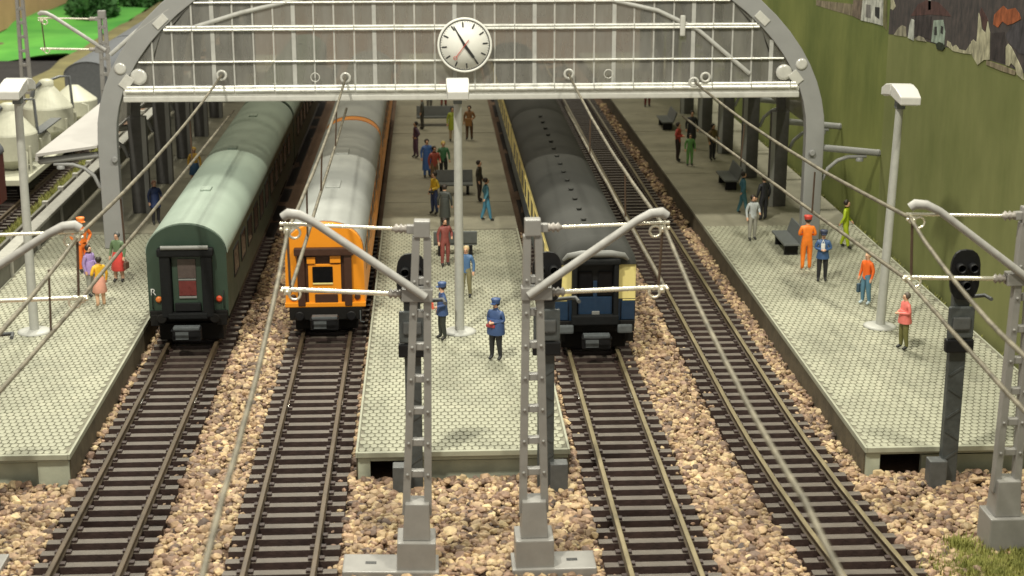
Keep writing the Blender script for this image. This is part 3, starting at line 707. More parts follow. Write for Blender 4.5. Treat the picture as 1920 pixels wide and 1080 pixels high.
# ------------------------------------------------------------------ catenary masts
def mast(x, y, side, label, h=7.62, arm=2.55, plate=0, zb=-.25, up=7.42, lo=6.02, tip=7.68, green=False):
    t = thing('catenary_mast', label, 'mast', (x, y, zb), group='catenary masts'); H = h-zb
    MB().box(-.42, .42, -.42, .42, -.2, .78, .03).build('foundation', 'mast_grey', t)
    if plate: MB().box(min(-.5, plate), max(.5, plate), -.50, .42, -.2, .14, .03).build('base_plate', 'mast_grey', t); MB().box(plate*.62-.12, plate*.62+.12, -.10, .02, .139, .15, .004).build('slot', 'clock_dark', t)
    MB().add([(sx*w_, sy*w_, z) for z, w_ in ((.78, .30), (1.62, .26)) for sx, sy in ((-1, -1), (1, -1), (1, 1), (-1, 1))], [(0, 1, 2, 3), (7, 6, 5, 4), (0, 4, 5, 1), (1, 5, 6, 2), (2, 6, 7, 3), (3, 7, 4, 0)]).build('socket', 'mast_grey', t, bevel=.02)
    b0, b1 = .29, .165
    def xw(z): return b0+(b1-b0)*(z-1.5)/(H-1.5)
    for s in (-1, 1):
        vs_ = []
        for z in (1.3, H-.35):
            c = s*(xw(z)-.055); vs_ += [(c-.082, -.12, z), (c+.082, -.12, z), (c+.082, .12, z), (c-.082, .12, z)]
        MB().add(vs_, [(0, 3, 2, 1), (4, 5, 6, 7), (0, 1, 5, 4), (1, 2, 6, 5), (2, 3, 7, 6), (3, 0, 4, 7)]).build('leg', 'mast_grey', t, bevel=.012)
    z = 2.25
    while z < H-.6:
        w_ = xw(z)-.125
        r_ = MB().box(-w_, w_, -.085, .085, z-.075, z+.075, .015).build('rung', 'mast_grey', t)
        b = MB()
        for s in (-1, 1): b.lathe([(.035, 0), (.035, .03), (.015, .04)], (s*(xw(z)-.055), -.12, z), 'y', 6)
        b.build('rivet', 'mast_grey', r_)['kind'] = 'stuff'; z += .72
    MB().box(-.17, .17, -.15, .15, H-.36, H, .03).build('cap', 'mast_grey', t)
    d = side; zu, zl, zt = up-zb, lo-zb, tip-zb
    b = MB(); b.box(min(d*.1, d*.32), max(d*.1, d*.32), -.08, .08, zu-.09, zu+.09, .02); b.build('upper_bracket', 'mast_grey', t)
    b = MB(); b.box(min(-d*.25, d*.40), max(-d*.25, d*.40), -.15, .15, zl-.14, zl+.14, .02); b.build('lower_bracket', 'mast_grey', t)
    for zz, x0 in ((zu, .30), (zl, .40)):
        MB().lathe([(.05, 0), (.10, .04), (.06, .08), (.11, .13), (.06, .18), (.11, .23), (.05, .28), (.03, .34)], (d*x0, 0, zz), 'x', 10).build('insulator', 'insulator', t) if d > 0 else \
            MB().lathe([(.05, 0), (.10, -.04), (.06, -.08), (.11, -.13), (.06, -.18), (.11, -.23), (.05, -.28), (.03, -.34)], (d*x0, 0, zz), 'x', 10).build('insulator', 'insulator', t)
    MB().tube([(d*.55, 0, zu), (d*(arm+.15), 0, zu+.06)], .036, 8).build('upper_rod', 'chrome', t)
    MB().tube([(d*.65, 0, zl), (d*(arm+.12), 0, zl+.06)], .050, 8).build('lower_rod', 'chrome', t)
    MB().tube([(-d*.1, -.17, zl-.02), (d*(arm-.55), -.12, zt-.12), (d*(arm-.25), -.10, zt+.02), (d*(arm-.02), -.06, zt+.03), (d*(arm+.08), -.04, zt-.05)], [.09, .085, .10, .11, .10], 10).build('cantilever_tube', 'tube_grey', t)
    for zz in (zu-.06, zl+.02):
        cl = MB(); cl.cbox((d*arm, 0, zz), (.14, .12, .16), bev=.02); cl.tube([(d*(arm-.15)+.12*math.cos(a), -.02, zz-.06+.12*math.sin(a)) for a in [2*PI*k/12 for k in range(13)]], .028, 6); cl.sphere((d*arm, -.08, zz), .045); cl.sphere((d*(arm+.12), -.06, zz+.02), .04)
        cl.build('clamp', 'chrome', t)
    MB().tube([(d*arm, 0, zu-.1), (d*(arm-.06), 0, zl+.05)], .03, 6).build('drop_bar', 'dropper', t)
    return t
m_ = mast(-.45, 32.4, -1, 'grey lattice mast left of centre, its arm reaching over the orange coach', plate=-1.6, arm=2.78); m_.rotation_euler = (0, R(1.8), 0)
m_ = mast(2.15, 32.4, 1, 'grey lattice mast right of centre, its arm reaching over the cream coach', plate=1.35, arm=2.72); m_.rotation_euler = (0, R(-.4), 0)
mast(12.85, 33.0, -1, 'grey lattice mast in the lower right corner, standing in grass', plate=0)
mast(-10.25, 32.9, 1, 'catenary mast beyond the left edge with only its arm and plate in view', plate=.75, arm=2.85, up=7.27, lo=5.85, tip=7.45)
mast(-15.0, 75.0, -1, 'distant lattice mast behind the hall arch, arm pointing left', h=7.8, arm=2.75)
mast(-20.9, 84.0, 1, 'distant lattice mast at the left picture edge behind the wagons', h=9.0, arm=1.6, up=8.8, lo=8.3, tip=8.9)

# ------------------------------------------------------------------ overhead wires
def sag(p, q, s, n=14): return [tuple(p[i]+(q[i]-p[i])*k/n-(s*4*(k/n)*(1-k/n) if i == 2 else 0) for i in range(3)) for k in range(n+1)]
def overhead(label, mess, cont, drops, r=.046):
    t = thing('overhead_wire', label, 'overhead wire', (mess[0][0], mess[0][1], 0), group='overhead wires'); ox, oy = mess[0][0], mess[0][1]
    for nm, P_, s in (('messenger_wire', mess, .25), ('contact_wire', cont, .03)):
        if not P_: continue
        pts = []
        for a, b_ in zip(P_[:-1], P_[1:]): pts += sag(a, b_, s)[0 if not pts else 1:]
        MB().tube([(x-ox+random.uniform(-.006, .006), y-oy, z+random.uniform(-.008, .008)) for x, y, z in pts], r, 6).build(nm, 'wire', t)
    for a, b_ in drops:
        MB().tube([(a[0]-ox, a[1]-oy, a[2]), (b_[0]-ox, b_[1]-oy, b_[2])], .025, 5).build('dropper', 'dropper', t)
overhead('pair of overhead wires above the left track, running from the left edge to the hall',
         [(-7.6, 58.9, 7.0), (-7.40, 32.9, 7.22), (-7.5, 20, 7.3), (-7.6, 6, 7.3)], [(-7.5, 61, 5.35), (-7.40, 32.9, 5.9), (-7.85, 20, 5.9), (-7.9, 6, 5.9)],
         [((-7.45, 38, 6.93), (-7.42, 38, 5.75)), ((-7.45, 30.5, 7.15), (-7.5, 30.5, 5.9)), ((-7.5, 50, 6.8), (-7.5, 50, 5.55))])
overhead('overhead wires above the orange coach between hall and left centre mast',
         [(-3.09, 58.9, 6.88), (-2.98, 32.4, 7.42), (-2.62, 18.5, 7.36), (-2.6, 5, 7.3)], [(-3.2, 61, 5.4), (-3.0, 32.4, 6.06)],
         [((-3.05, 52, 6.75), (-3.12, 52, 5.6)), ((-3.02, 44, 6.9), (-3.08, 44, 5.75)), ((-3.0, 38, 7.1), (-3.02, 38, 5.9))])
overhead('overhead wires above the cream coach between hall and right centre mast',
         [(5.13, 58.9, 6.96), (4.86, 32.4, 7.42), (4.52, 18, 7.35), (4.6, 5, 7.3)], [(5.2, 61, 5.4), (4.92, 32.4, 6.06)],
         [((5.05, 50, 6.75), (5.05, 50, 5.65)), ((4.95, 40, 7.0), (4.98, 40, 5.85))])
overhead('pair of overhead wires above the empty right track, ending at the lower right',
         [(9.85, 58.9, 6.6), (10.25, 33, 7.4), (9.35, 22.5, 7.3), (8.6, 8, 7.3)], [(9.75, 61, 5.0), (10.28, 33, 6.02), (9.9, 24, 5.9), (9.4, 8, 5.9)],
         [((9.98, 50, 6.55), (9.9, 50, 5.4)), ((10.1, 41, 6.8), (10.08, 41, 5.7))])

# ------------------------------------------------------------------ platform lamps
def platform_lamp(x, y, label, h=7.75):
    t = thing('platform_lamp', label, 'lamp', (x, y, .5), group='platform lamps')
    MB().lathe([(.52, 0), (.52, .03), (.42, .07), (.22, .09)], seg=20).build('base', 'pole_grey', t)
    MB().tube([(0, 0, .06), (0, 0, h-.55)], [.15, .12], 12).build('pole', 'pole_grey', t)
    MB().box(-.13, .13, -.16, .16, h-.60, h-.02, .02).build('collar', 'bench_grey', t)
    for s in (-1, 1):
        hd = MB(); vs_ = []
        for yy, zt_, zb_, w_ in ((.06, .16, -.20, .34), (.55, .08, -.26, .34), (1.05, -.10, -.34, .31)):
            vs_ += [(-w_, s*yy, h+zb_), (w_, s*yy, h+zb_), (w_, s*yy, h+zt_), (-w_, s*yy, h+zt_)]
        hd.add(vs_, [(0, 1, 2, 3), (8, 11, 10, 9)]+[(q*4+k, (q+1)*4+k, (q+1)*4+(k+1) % 4, q*4+(k+1) % 4) for q in range(2) for k in range(4)])
        g = hd.build('lamp_head', 'lamp_white', t, bevel=.03)
        MB().add([(-.25, s*.55, h-.295), (.25, s*.55, h-.295), (.25, s*.97, h-.36), (-.25, s*.97, h-.36), (-.25, s*.55, h-.25), (.25, s*.55, h-.25), (.25, s*.97, h-.31), (-.25, s*.97, h-.31)], [(0, 1, 2, 3), (0, 4, 5, 1), (1, 5, 6, 2), (2, 6, 7, 3), (3, 7, 4, 0), (4, 7, 6, 5)]).build('diffuser', 'lamp_diffuser', g)
    return t
a = platform_lamp(-12.4, 48.36, 'tall twin-headed lamp on the left platform'); a.rotation_euler = (0, .01, 0)
platform_lamp(.82, 47.68, 'tall twin-headed lamp on the middle platform, in front of the clock')
a = platform_lamp(14.05, 47.58, 'tall twin-headed lamp on the right platform, against the green slope', 7.5); a.rotation_euler = (0, .025, 0)

# ------------------------------------------------------------------ signals
def signal(x, y, label, h=5.9, rz=0, cab=-1):
    t = thing('colour_light_signal', label, 'signal', (x, y, -.35), rz, group='colour light signals')
    b = MB(); b.box(-.20, .20, -.12, .12, 0, h-.9); b.build('post', 'signal_post', t, bevel=.02)
    b = MB()
    for k in range(7): b.cbox((0, -.125, .9+k*.55), (.40, .02, .06), ry=.6*(1 if k % 2 else -1))
    b.build('post_lattice', 'signal_post', t)['kind'] = 'stuff'
    n = 20; poly = [(.36*math.copysign(abs(math.cos(q))**.7, math.cos(q)), h-.35+.62*math.copysign(abs(math.sin(q))**.7, math.sin(q))) for q in [2*PI*k/n for k in range(n)]]
    g = MB().prism(poly, -.22, -.12).build('signal_head', 'black', t, bevel=.03)
    MB().box(-.24, .24, -.118, .12, h-.75, h+.05, .05).build('lamp_housing', 'black', g)
    for (sx, sz) in ((-.15, .2), (.15, .2), (0, -.22)):
        MB().lathe([(.11, 0), (.11, .20), (.09, .20), (.09, .02)], (sx, -.22, h-.35+sz), 'y', 12).build('hood', 'black', g)
        MB().lathe([(.08, 0), (.08, .02), (.01, .03)], (sx, -.222, h-.35+sz), 'y', 12).build('lens', 'window_glass', g)
    s2 = MB().box(-.32, .32, -.20, -.10, h-1.95, h-1.15, .04).build('lower_shield', 'signal_post', t)
    MB().box(-.22, .22, -.24, -.205, h-1.72, h-1.40, .03).build('plate', 'cabinet', s2)
    MB().box(-.34, .34, -.23, -.02, h-2.3, h-1.97, .03).build('lower_lamp', 'black', t)
    MB().tube([(0, .1, h-1.1), (.1, .45, h-1.1), (.75, .45, h-1.05), (.8, .1, h-1.05)], .05, 6).build('service_bracket', 'cabinet', t)
    MB().box(cab*.20-.22+cab*.12, cab*.20+.22+cab*.12, -.30, .08, .02, .82, .03).build('cabinet', 'cabinet', t)
    MB().box(-.3, .3, -.3, .3, -.1, .06, .02).build('foot', 'cabinet', t)
    return t
signal(-.50, 36.85, 'black signal behind the left centre mast')
signal(2.72, 36.85, 'black signal behind the right centre mast', cab=1)
signal(12.72, 36.55, 'black signal on a dark post in front of the right platform', 5.9)
signal(-10.65, 36.2, 'dark signal base cut off by the left picture edge', 5.4)

# ------------------------------------------------------------------ benches
def bench(x, y, rz, label, L=2.2, m='bench_grey'):
    t = thing('platform_bench', label, 'bench', (x, y, .5), rz, group='platform benches')
    MB().box(-L/2, L/2, -.34, .28, .40, .48, .02).build('seat', m, t)
    b = MB(); b.add([(-L/2, .24, .48), (L/2, .24, .48), (L/2, .32, .48), (-L/2, .32, .48), (-L/2, .40, .98), (L/2, .40, .98), (L/2, .47, .96), (-L/2, .47, .96)], [(0, 3, 2, 1), (4, 5, 6, 7), (0, 1, 5, 4), (1, 2, 6, 5), (2, 3, 7, 6), (3, 0, 4, 7)]); b.build('backrest', m, t, bevel=.02)
    for s in (-1, 1): MB().box(s*L*.36-.06, s*L*.36+.06, -.25, .25, 0, .40).build('leg', 'black', t)
    return t
bench(13.25, 57.6, R(-90), 'grey bench on the right platform behind the orange-clad worker')
bench(13.15, 69.2, R(-90), 'dark bench farther back on the right platform inside the hall')
bench(12.6, 84.6, R(-90), 'low dark bench near the far end of the right platform')
bench(.85, 57.5, R(180), 'grey bench on the middle platform behind the khaki trousers figure', 1.6)
bench(1.0, 68.2, R(0), 'dark bench on the middle platform beside the yellow-topped figure', 1.6)
bench(.35, 86.0, R(0), 'pale bench at the far end of the middle platform', 2.2)

# ------------------------------------------------------------------ people
PCOL = {}
def pcol(c):
    if c not in PCOL:
        nm = 'paint_%d' % len(PCOL); mat(nm, c, .5, var=.10, scale=7); PCOL[c] = nm
    return PCOL[c]
SKIN = (0.62, 0.36, 0.23); PEND = []
def person(px, py, head, label, top, bottom, hair=(.03, .02, .015), shoe=(.02, .02, .02), pose='stand', h=1.78, hat=None, skirt=None, coat=None, bag=None, skin=SKIN, fat=1.0, z=.5):
    t = thing('person', label, 'person', (px, py, z), R(head), group='figures on the platforms')
    k = h/1.78; V = []; RD = []; E = []; LB = []
    def v(p, r): V.append((p[0]*k, p[1]*k, p[2]*k)); RD.append(r*k); return len(V)-1
    def e(a, b_, l): E.append((a, b_)); LB.append(l); return b_
    sit = pose == 'sit'; dz = -.42 if sit else 0
    pel = v((0, 0, .98+dz), .15*fat); wst = e(pel, v((0, -.01 if fat > 1.1 else 0, 1.12+dz), .145*fat), 'top'); ch = e(wst, v((0, 0, 1.33+dz), .165*fat), 'top')
    nb = e(ch, v((0, .01, 1.47+dz), .085), 'top'); nk = e(nb, v((0, 0, 1.54+dz), .062), 'skin'); hd = e(nk, v((0, -.015, 1.63+dz), .095), 'skin'); ht = e(hd, v((0, .0, 1.735+dz), .085), 'skin')
    e(hd, v((0, -.115, 1.625+dz), .022), 'skin')      # nose
    arms = {'stand': ((.26, .03, 1.17), (.27, -.06, .93)), 'fold': ((.27, .02, 1.18), (.07, -.21, 1.16)), 'bent': ((.28, .06, 1.18), (.19, -.20, 1.10)), 'walk': ((.26, .08, 1.17), (.28, -.10, .97)), 'sit': ((.25, -.05, 1.18), (.17, -.25, 1.0)), 'hip': ((.36, .06, 1.2), (.20, -.04, 1.04))}[pose]
    for s in (-1, 1):
        sh = e(ch, v((s*.175*fat**.5, 0, 1.43+dz), .075), 'top'); ex, ey, ez = arms[0]; wx, wy, wz = arms[1]
        if pose == 'walk' and s < 0: ey, wy = .0, -.02+.14
        if pose == 'bent' and s < 0: (ex, ey, ez), (wx, wy, wz) = (.26, .03, 1.17), (.27, -.06, .93)
        el = e(sh, v((s*ex, ey, ez+dz), .058), 'top'); wr = e(el, v((s*wx, wy, wz+dz), .042), 'top')
        d = Vector((wx-ex, wy-ey, wz-ez)).normalized()
        hn = e(wr, v((s*(wx+d.x*.08), wy+d.y*.08, wz+d.z*.08+dz), .042), 'skin'); e(hn, v((s*(wx+d.x*.15), wy+d.y*.15-.01, wz+d.z*.15+dz), .03), 'skin'); e(hn, v((s*(wx+d.x*.09-.045), wy+d.y*.09-.03, wz+d.z*.09+dz), .018), 'skin')
        hip = e(pel, v((s*.10, 0, .90+dz), .115*fat**.6), 'bottom')
        sw = (.14*s if pose == 'walk' else .03*s)
        if sit: kn = e(hip, v((s*.12, -.42, .54), .085), 'bottom'); an = e(kn, v((s*.12, -.42, .10), .055), 'bottom')
        else: kn = e(hip, v((s*.11, -.02+sw*.5, .50), .085), 'bottom'); an = e(kn, v((s*.12, .02+sw*1.2, .10), .062), 'bottom')
        ay = V[an][1]/k
        e(an, v((s*.135, ay-.15, .045), .045), 'shoe')
    me = bpy.data.meshes.new('skeleton'); me.from_pydata(V, E, [])
    o = bpy.data.objects.new('skeleton', me); COL.objects.link(o)
    md = o.modifiers.new('skin', 'SKIN'); md.use_smooth_shade = True; md.branch_smoothing = .3
    for i, r_ in enumerate(RD): me.skin_vertices[0].data[i].radius = (r_, r_*(.78 if LB and i in (0, 1, 2) else 1)); me.skin_vertices[0].data[i].use_root = (i == 0)
    sb = o.modifiers.new('sub', 'SUBSURF'); sb.levels = 1; sb.render_levels = 1
    PEND.append((o, t, V, E, LB, RD, dict(top=top, bottom=bottom, skin=skin, shoe=shoe)))
    # hair, hat, skirt, coat
    hz = (1.675+dz)*k
    if hat:
        b = MB(); b.lathe([(.118*k, -.01), (.125*k, .05*k), (.14*k, .10*k), (.13*k, .125*k), (.02, .13*k)], (0, .005, hz+.02), seg=12); b.cbox((0, -.13*k, hz+.015), (.15*k, .10*k, .02), rx=.2); b.build('cap', pcol(hat), t)
    b = MB(); b.sphere((0, .03*k, hz), .112*k, (1, .95, 1.0 if not hat else .8), 10, 6)
    b.v = [(x, max(y, -.055*k) if z_ < hz+.05*k else y, z_) for x, y, z_ in b.v]; b.build('hair', pcol(hair), t)
    for s in (-1, 1): pass
    b = MB(); b.sphere((-.036*k, -.100*k, (1.652+dz)*k), .014*k, seg=6, rings=4); b.sphere((.036*k, -.100*k, (1.652+dz)*k), .014*k, seg=6, rings=4); b.build('eyes', pcol((.02, .015, .012)), t)
    b = MB(); b.cbox((0, -.105*k, (1.583+dz)*k), (.05*k, .012, .012)); b.build('mouth', pcol((.35, .10, .08)), t)
    if skirt:
        c, zl = skirt; b = MB(); b.lathe([(.24*k, zl*k), (.26*k, (zl+.02)*k), (.20*k, .90*k), (.165*k, 1.06*k), (.15*k, 1.08*k)], seg=14); b.v = [(x*(1+.05*math.sin(9*math.atan2(y, x))), y*.85, z_) for x, y, z_ in b.v]; b.build('skirt', pcol(c), t)
    if coat:
        c, zl = coat; b = MB(); b.lathe([(.225*k*fat**.6, zl*k), (.23*k*fat**.6, (zl+.03)*k), (.19*k*fat, 1.05*k), (.185*k*fat, 1.2*k), (.17*k*fat, 1.24*k)], seg=14); b.v = [(x, y*.82, z_) for x, y, z_ in b.v]; b.build('coat_skirt', pcol(c), t)
    if bag:
        c, p, s = bag; b = MB(); b.cbox((p[0]*k, p[1]*k, p[2]*k), s, bev=.03); b.tube([(p[0]*k-s[0]*.3, p[1]*k, p[2]*k+s[2]*.5), (p[0]*k, p[1]*k, p[2]*k+s[2]*.5+.12), (p[0]*k+s[0]*.3, p[1]*k, p[2]*k+s[2]*.5)], .015, 5); b.build('bag', pcol(c), t)
    return t
BL = (.045, .085, .21); DK = (.02, .02, .025); NAVY = (.03, .05, .14)
# middle platform
person(.28, 46.9, -75, 'railway official in blue uniform and cap holding a red disc, beside the middle lamp', BL, (.03, .035, .03), hat=BL, pose='bent', coat=(BL, .80), bag=((.75, .13, .08), (.17, -.36, 1.16), (.22, .05, .22)))
person(1.83, 44.8, -35, 'stout figure in blue jacket with red sash and blue cap, nearest on middle platform', BL, DK, hat=BL, pose='fold', coat=(BL, .78), fat=1.35, h=1.84, bag=((.35, .05, .06), (-.05, -.20, 1.05), (.30, .07, .10)))
person(1.12, 51.6, -15, 'man in blue jacket and khaki trousers behind the middle lamp pole', (.07, .15, .30), (.22, .20, .11), hair=(.55, .40, .22), pose='stand')
person(.46, 55.8, 20, 'figure in maroon clothes in front of the grey bench on middle platform', (.25, .07, .06), (.25, .07, .06), pose='bent')
person(.12, 64.2, -60, 'figure in yellow top and dark blue trousers on middle platform', (.75, .50, .04), NAVY, pose='bent', bag=((.03, .03, .03), (.2, -.25, 1.0), (.16, .2, .1)))
person(.52, 61.7, 170, 'dark grey figure seen from behind, just inside the hall on middle platform', (.05, .055, .05), (.05, .055, .05), coat=((.05, .055, .05), .45))
person(.15, 70.0, 25, 'figure in red top next to the dark bench', (.50, .11, .08), (.3, .2, .12), pose='bent')
person(.56, 71.2, 10, 'fair-haired figure in green top behind the dark bench', (.05, .16, .07), DK, hair=(.6, .45, .12))
person(-.18, 71.8, 15, 'figure in a long blue robe on middle platform', (.05, .13, .38), (.05, .13, .38), coat=((.05, .13, .38), .35))
person(-.72, 76.6, -70, 'figure in dark purple clothes at the left edge of middle platform', (.09, .05, .09), (.09, .045, .08), pose='hip')
person(2.03, 66.6, 70, 'slim dark brown figure on the right half of middle platform', (.05, .042, .03), (.05, .035, .03), pose='stand')
person(2.2, 62.9, 100, 'long-haired figure in teal clothes at the shade edge of middle platform', (.06, .20, .27), (.06, .20, .30), pose='walk')
person(1.13, 81.0, 0, 'figure in lime green coat deep in the hall on middle platform', (.36, .42, .04), (.4, .3, .18), coat=((.36, .42, .04), .6))
person(1.99, 81.4, -10, 'figure in brown carrying a round bag deep in the hall', (.25, .12, .04), (.12, .06, .03), pose='bent', bag=((.3, .15, .05), (0, -.28, .95), (.35, .12, .4)))
person(-.43, 84.6, -90, 'grey figure beside the pale bench far down middle platform', (.13, .14, .13), (.07, .07, .065))
person(.78, 92.3, 0, 'small red-coated figure at the far end of middle platform', (.55, .06, .04), (.3, .05, .04), coat=((.55, .06, .04), .6))
person(-.05, 91.0, 30, 'pale grey figure at the far end of middle platform', (.25, .25, .23), (.18, .18, .17))
# left platform
person(-12.35, 55.6, 40, 'worker in orange overalls and orange helmet behind the left wires', (.85, .20, .03), (.80, .17, .02), hat=(.9, .25, .05), pose='hip', h=1.95)
person(-11.45, 52.4, 60, 'figure in lilac dress with dark hair on left platform', (.42, .30, .60), (.32, .32, .28), coat=((.42, .30, .60), .80), pose='bent')
person(-10.88, 51.1, -150, 'girl in yellow top and pink skirt with bare legs', (.85, .48, .03), (.72, .45, .28), skirt=((.80, .38, .28), .52), shoe=(.6, .45, .3), pose='bent', h=1.7)
person(-10.85, 54.2, -20, 'figure in green top and red skirt on left platform', (.13, .20, .10), (.5, .3, .2), skirt=((.70, .07, .06), .42), hair=(.09, .09, .085), bag=((.12, .06, .04), (.32, -.02, .62), (.1, .25, .25)))
person(-11.0, 63.0, 30, 'man in dark blue just inside the hall on left platform', NAVY, DK, hair=(.3, .15, .1), pose='bent', coat=(NAVY, .7))
person(-10.45, 70.3, 10, 'figure with yellow top and blue skirt deep on left platform', (.70, .42, .06), (.5, .3, .2), skirt=((.04, .11, .22), .55), hair=(.75, .50, .10))
# right platform
person(14.09, 45.2, -80, 'figure in pink jacket and olive trousers, nearest on right platform', (.80, .20, .17), (.16, .15, .05), hair=(.10, .08, .06), pose='fold', fat=1.12, coat=((.80, .20, .17), .84))
person(14.25, 50.1, -60, 'man in orange shirt and blue jeans beside the right lamp', (.85, .15, .02), (.10, .22, .32), hair=(.60, .38, .22), shoe=(.5, .6, .65), pose='stand', bag=((.05, .09, .13), (-.30, .05, .50), (.12, .3, .3)))
person(13.5, 53.05, -10, 'figure in blue jacket, white shirt and black trousers on right platform', (.05, .11, .25), DK, hair=(.02, .02, .02), pose='fold', hat=(.04, .05, .09), coat=((.05, .11, .25), .82), bag=((.72, .72, .7), (-.02, -.17, 1.25), (.14, .04, .28)))
person(13.3, 54.6, 175, 'worker in orange safety suit with red cap, seen from behind', (.90, .22, .02), (.90, .22, .02), hat=(.55, .06, .04), shoe=(.75, .25, .1), pose='fold', fat=1.1, h=1.95)
person(15.5, 57.7, 60, 'slim figure in yellow-green clothes by the hall foot', (.45, .58, .02), (.42, .52, .02), pose='walk', h=1.85)
person(12.25, 59.1, 15, 'figure in white top and grey trousers near the hall on right platform', (.45, .48, .48), (.30, .29, .25), pose='bent')
person(12.75, 63.6, 90, 'figure in teal clothes on right platform inside the hall', (.06, .19, .26), (.07, .21, .27), pose='walk')
person(13.35, 62.4, 200, 'black-clad figure in front of a dark column on right platform', DK, DK, pose='stand', h=1.85)
person(11.8, 75.0, 60, 'figure in red top and black trousers deep on right platform', (.48, .06, .05), (.03, .015, .015), pose='fold', h=1.9)
person(12.2, 73.9, 0, 'thin green figure next to the red-topped one', (.12, .30, .08), (.14, .32, .09), pose='stand', h=1.55)
person(13.0, 78.4, 0, 'tall dark figure far down right platform', DK, DK, h=1.9, coat=(DK, .5))
person(13.5, 75.2, 30, 'brown-clad figure beside a column on right platform', (.16, .11, .05), DK, pose='bent')
person(12.55, 91.6, 0, 'small red figure far at the end of right platform', (.45, .06, .05), (.2, .04, .04))
dg = bpy.context.evaluated_depsgraph_get()
for o, t, V, E, LB, RD, cols in PEND:
    me = bpy.data.meshes.new_from_object(o.evaluated_get(dg)); me.name = 'body'
    keys = ['top', 'bottom', 'skin', 'shoe']; me.materials.clear()
    for q in keys: me.materials.append(MATS[pcol(cols[q])])
    c = np.zeros(len(me.polygons)*3); me.polygons.foreach_get('center', c); c = c.reshape(-1, 3)
    best = np.full(len(c), 1e9); idx = np.zeros(len(c), int)
    for (a, b_), l in zip(E, LB):
        A, B = np.array(V[a]), np.array(V[b_]); d = B-A; tt = np.clip(((c-A)@d)/max(1e-9, d@d), 0, 1)
        dist = np.linalg.norm(c-(A+tt[:, None]*d), axis=1)-(RD[a]*(1-tt)+RD[b_]*tt)
        m_ = dist < best; best[m_] = dist[m_]; idx[m_] = keys.index(l)
    me.polygons.foreach_set('material_index', idx.astype(np.int32)); me.polygons.foreach_set('use_smooth', np.ones(len(c), bool)); me.update()
    obj('body', me, t)
    om = o.data; bpy.data.objects.remove(o); bpy.data.meshes.remove(om)

# ------------------------------------------------------------------ left side scenery
w = thing('platform_wall', 'low grey wall along the outer edge of the left platform', 'wall', (-14.75, 46, -.4))
MB().box(-.35, -.02, 0, 62, 0, 1.62).build('wall_panel', 'wall_olive', w); MB().box(-.42, .06, -.05, 62, 1.62, 1.76, .03).build('coping', 'wall_top', w)
for k in range(16): MB().box(-.02, .05, 1+k*4, 1.25+k*4, .9, 1.61, .01).build('pilaster', 'wall_top', w)
f = thing('board_fence', 'low dark board fence with pale posts beside the freight track', 'fence', (-16.3, 58, -.42))
for k in range(14):
    MB().box(-.06, .06, k*3+.16, k*3+2.84, .02, .95, .02).build('board', 'wall_olive', f); MB().box(-.11, .13, k*3-.13, k*3+.13, 0, 1.05, .02).build('post', 'wall_top', f)
sheet('ballast_strip', -24, -15.1, 40, 150, -.40, 'ballast_bed', 10, 60, .05, .5)
def grass(name, pts, hgt, m, label):
    n = len(pts); a = np.random.uniform(0, 2*PI, n); hh = np.random.uniform(.6, 1.3, n)*hgt; lean = np.random.uniform(.1, .8, n)*hgt
    ww = .018*hgt/.2+.012
    x, y, z = pts.T; dx, dy = np.cos(a), np.sin(a)
    A = np.stack([x-dy*ww, y+dx*ww, z], 1); B = np.stack([x+dy*ww, y-dx*ww, z], 1); C = np.stack([x+dx*lean, y+dy*lean, z+hh], 1)
    v = np.stack([A, B, C], 1).reshape(-1, 3); me = bpy.data.meshes.new(name); me.from_pydata(v.tolist(), [], np.arange(3*n).reshape(-1, 3).tolist()); me.materials.append(MATS[m]); me.update()
    return tag(obj(name, me), label, 'grass', kind='stuff')
n = 9000; grass('grass_strip', np.stack([np.random.uniform(-17.5, -16.5, n), np.random.uniform(58, 88, n), np.full(n, -.4)], 1), .30, 'blade', 'strip of yellow-green grass between fence and freight track')
# lower right corner tuft
cl_ = []
for (cx_, cy_, r_, k) in ((11.9, 31.6, .8, 1500), (13.2, 31.7, 1.1, 2600), (14.6, 32.2, 1.0, 1600), (11.9, 32.9, .35, 350), (12.6, 30.6, 1.1, 2200), (14.2, 30.5, 1.2, 2000)):
    q = np.random.randn(k, 2)*r_*.5; cl_.append(np.stack([cx_+q[:, 0], cy_+q[:, 1], np.full(k, -.36)], 1))
grass('grass_tuft', np.concatenate(cl_+cl_), .25, 'blade', 'tufts of yellow-green grass at the lower right mast')
sheet('grass_patch', 11.0, 17.2, 26, 32.2, -.335, 'grass_base', 12, 12, .05, .8)

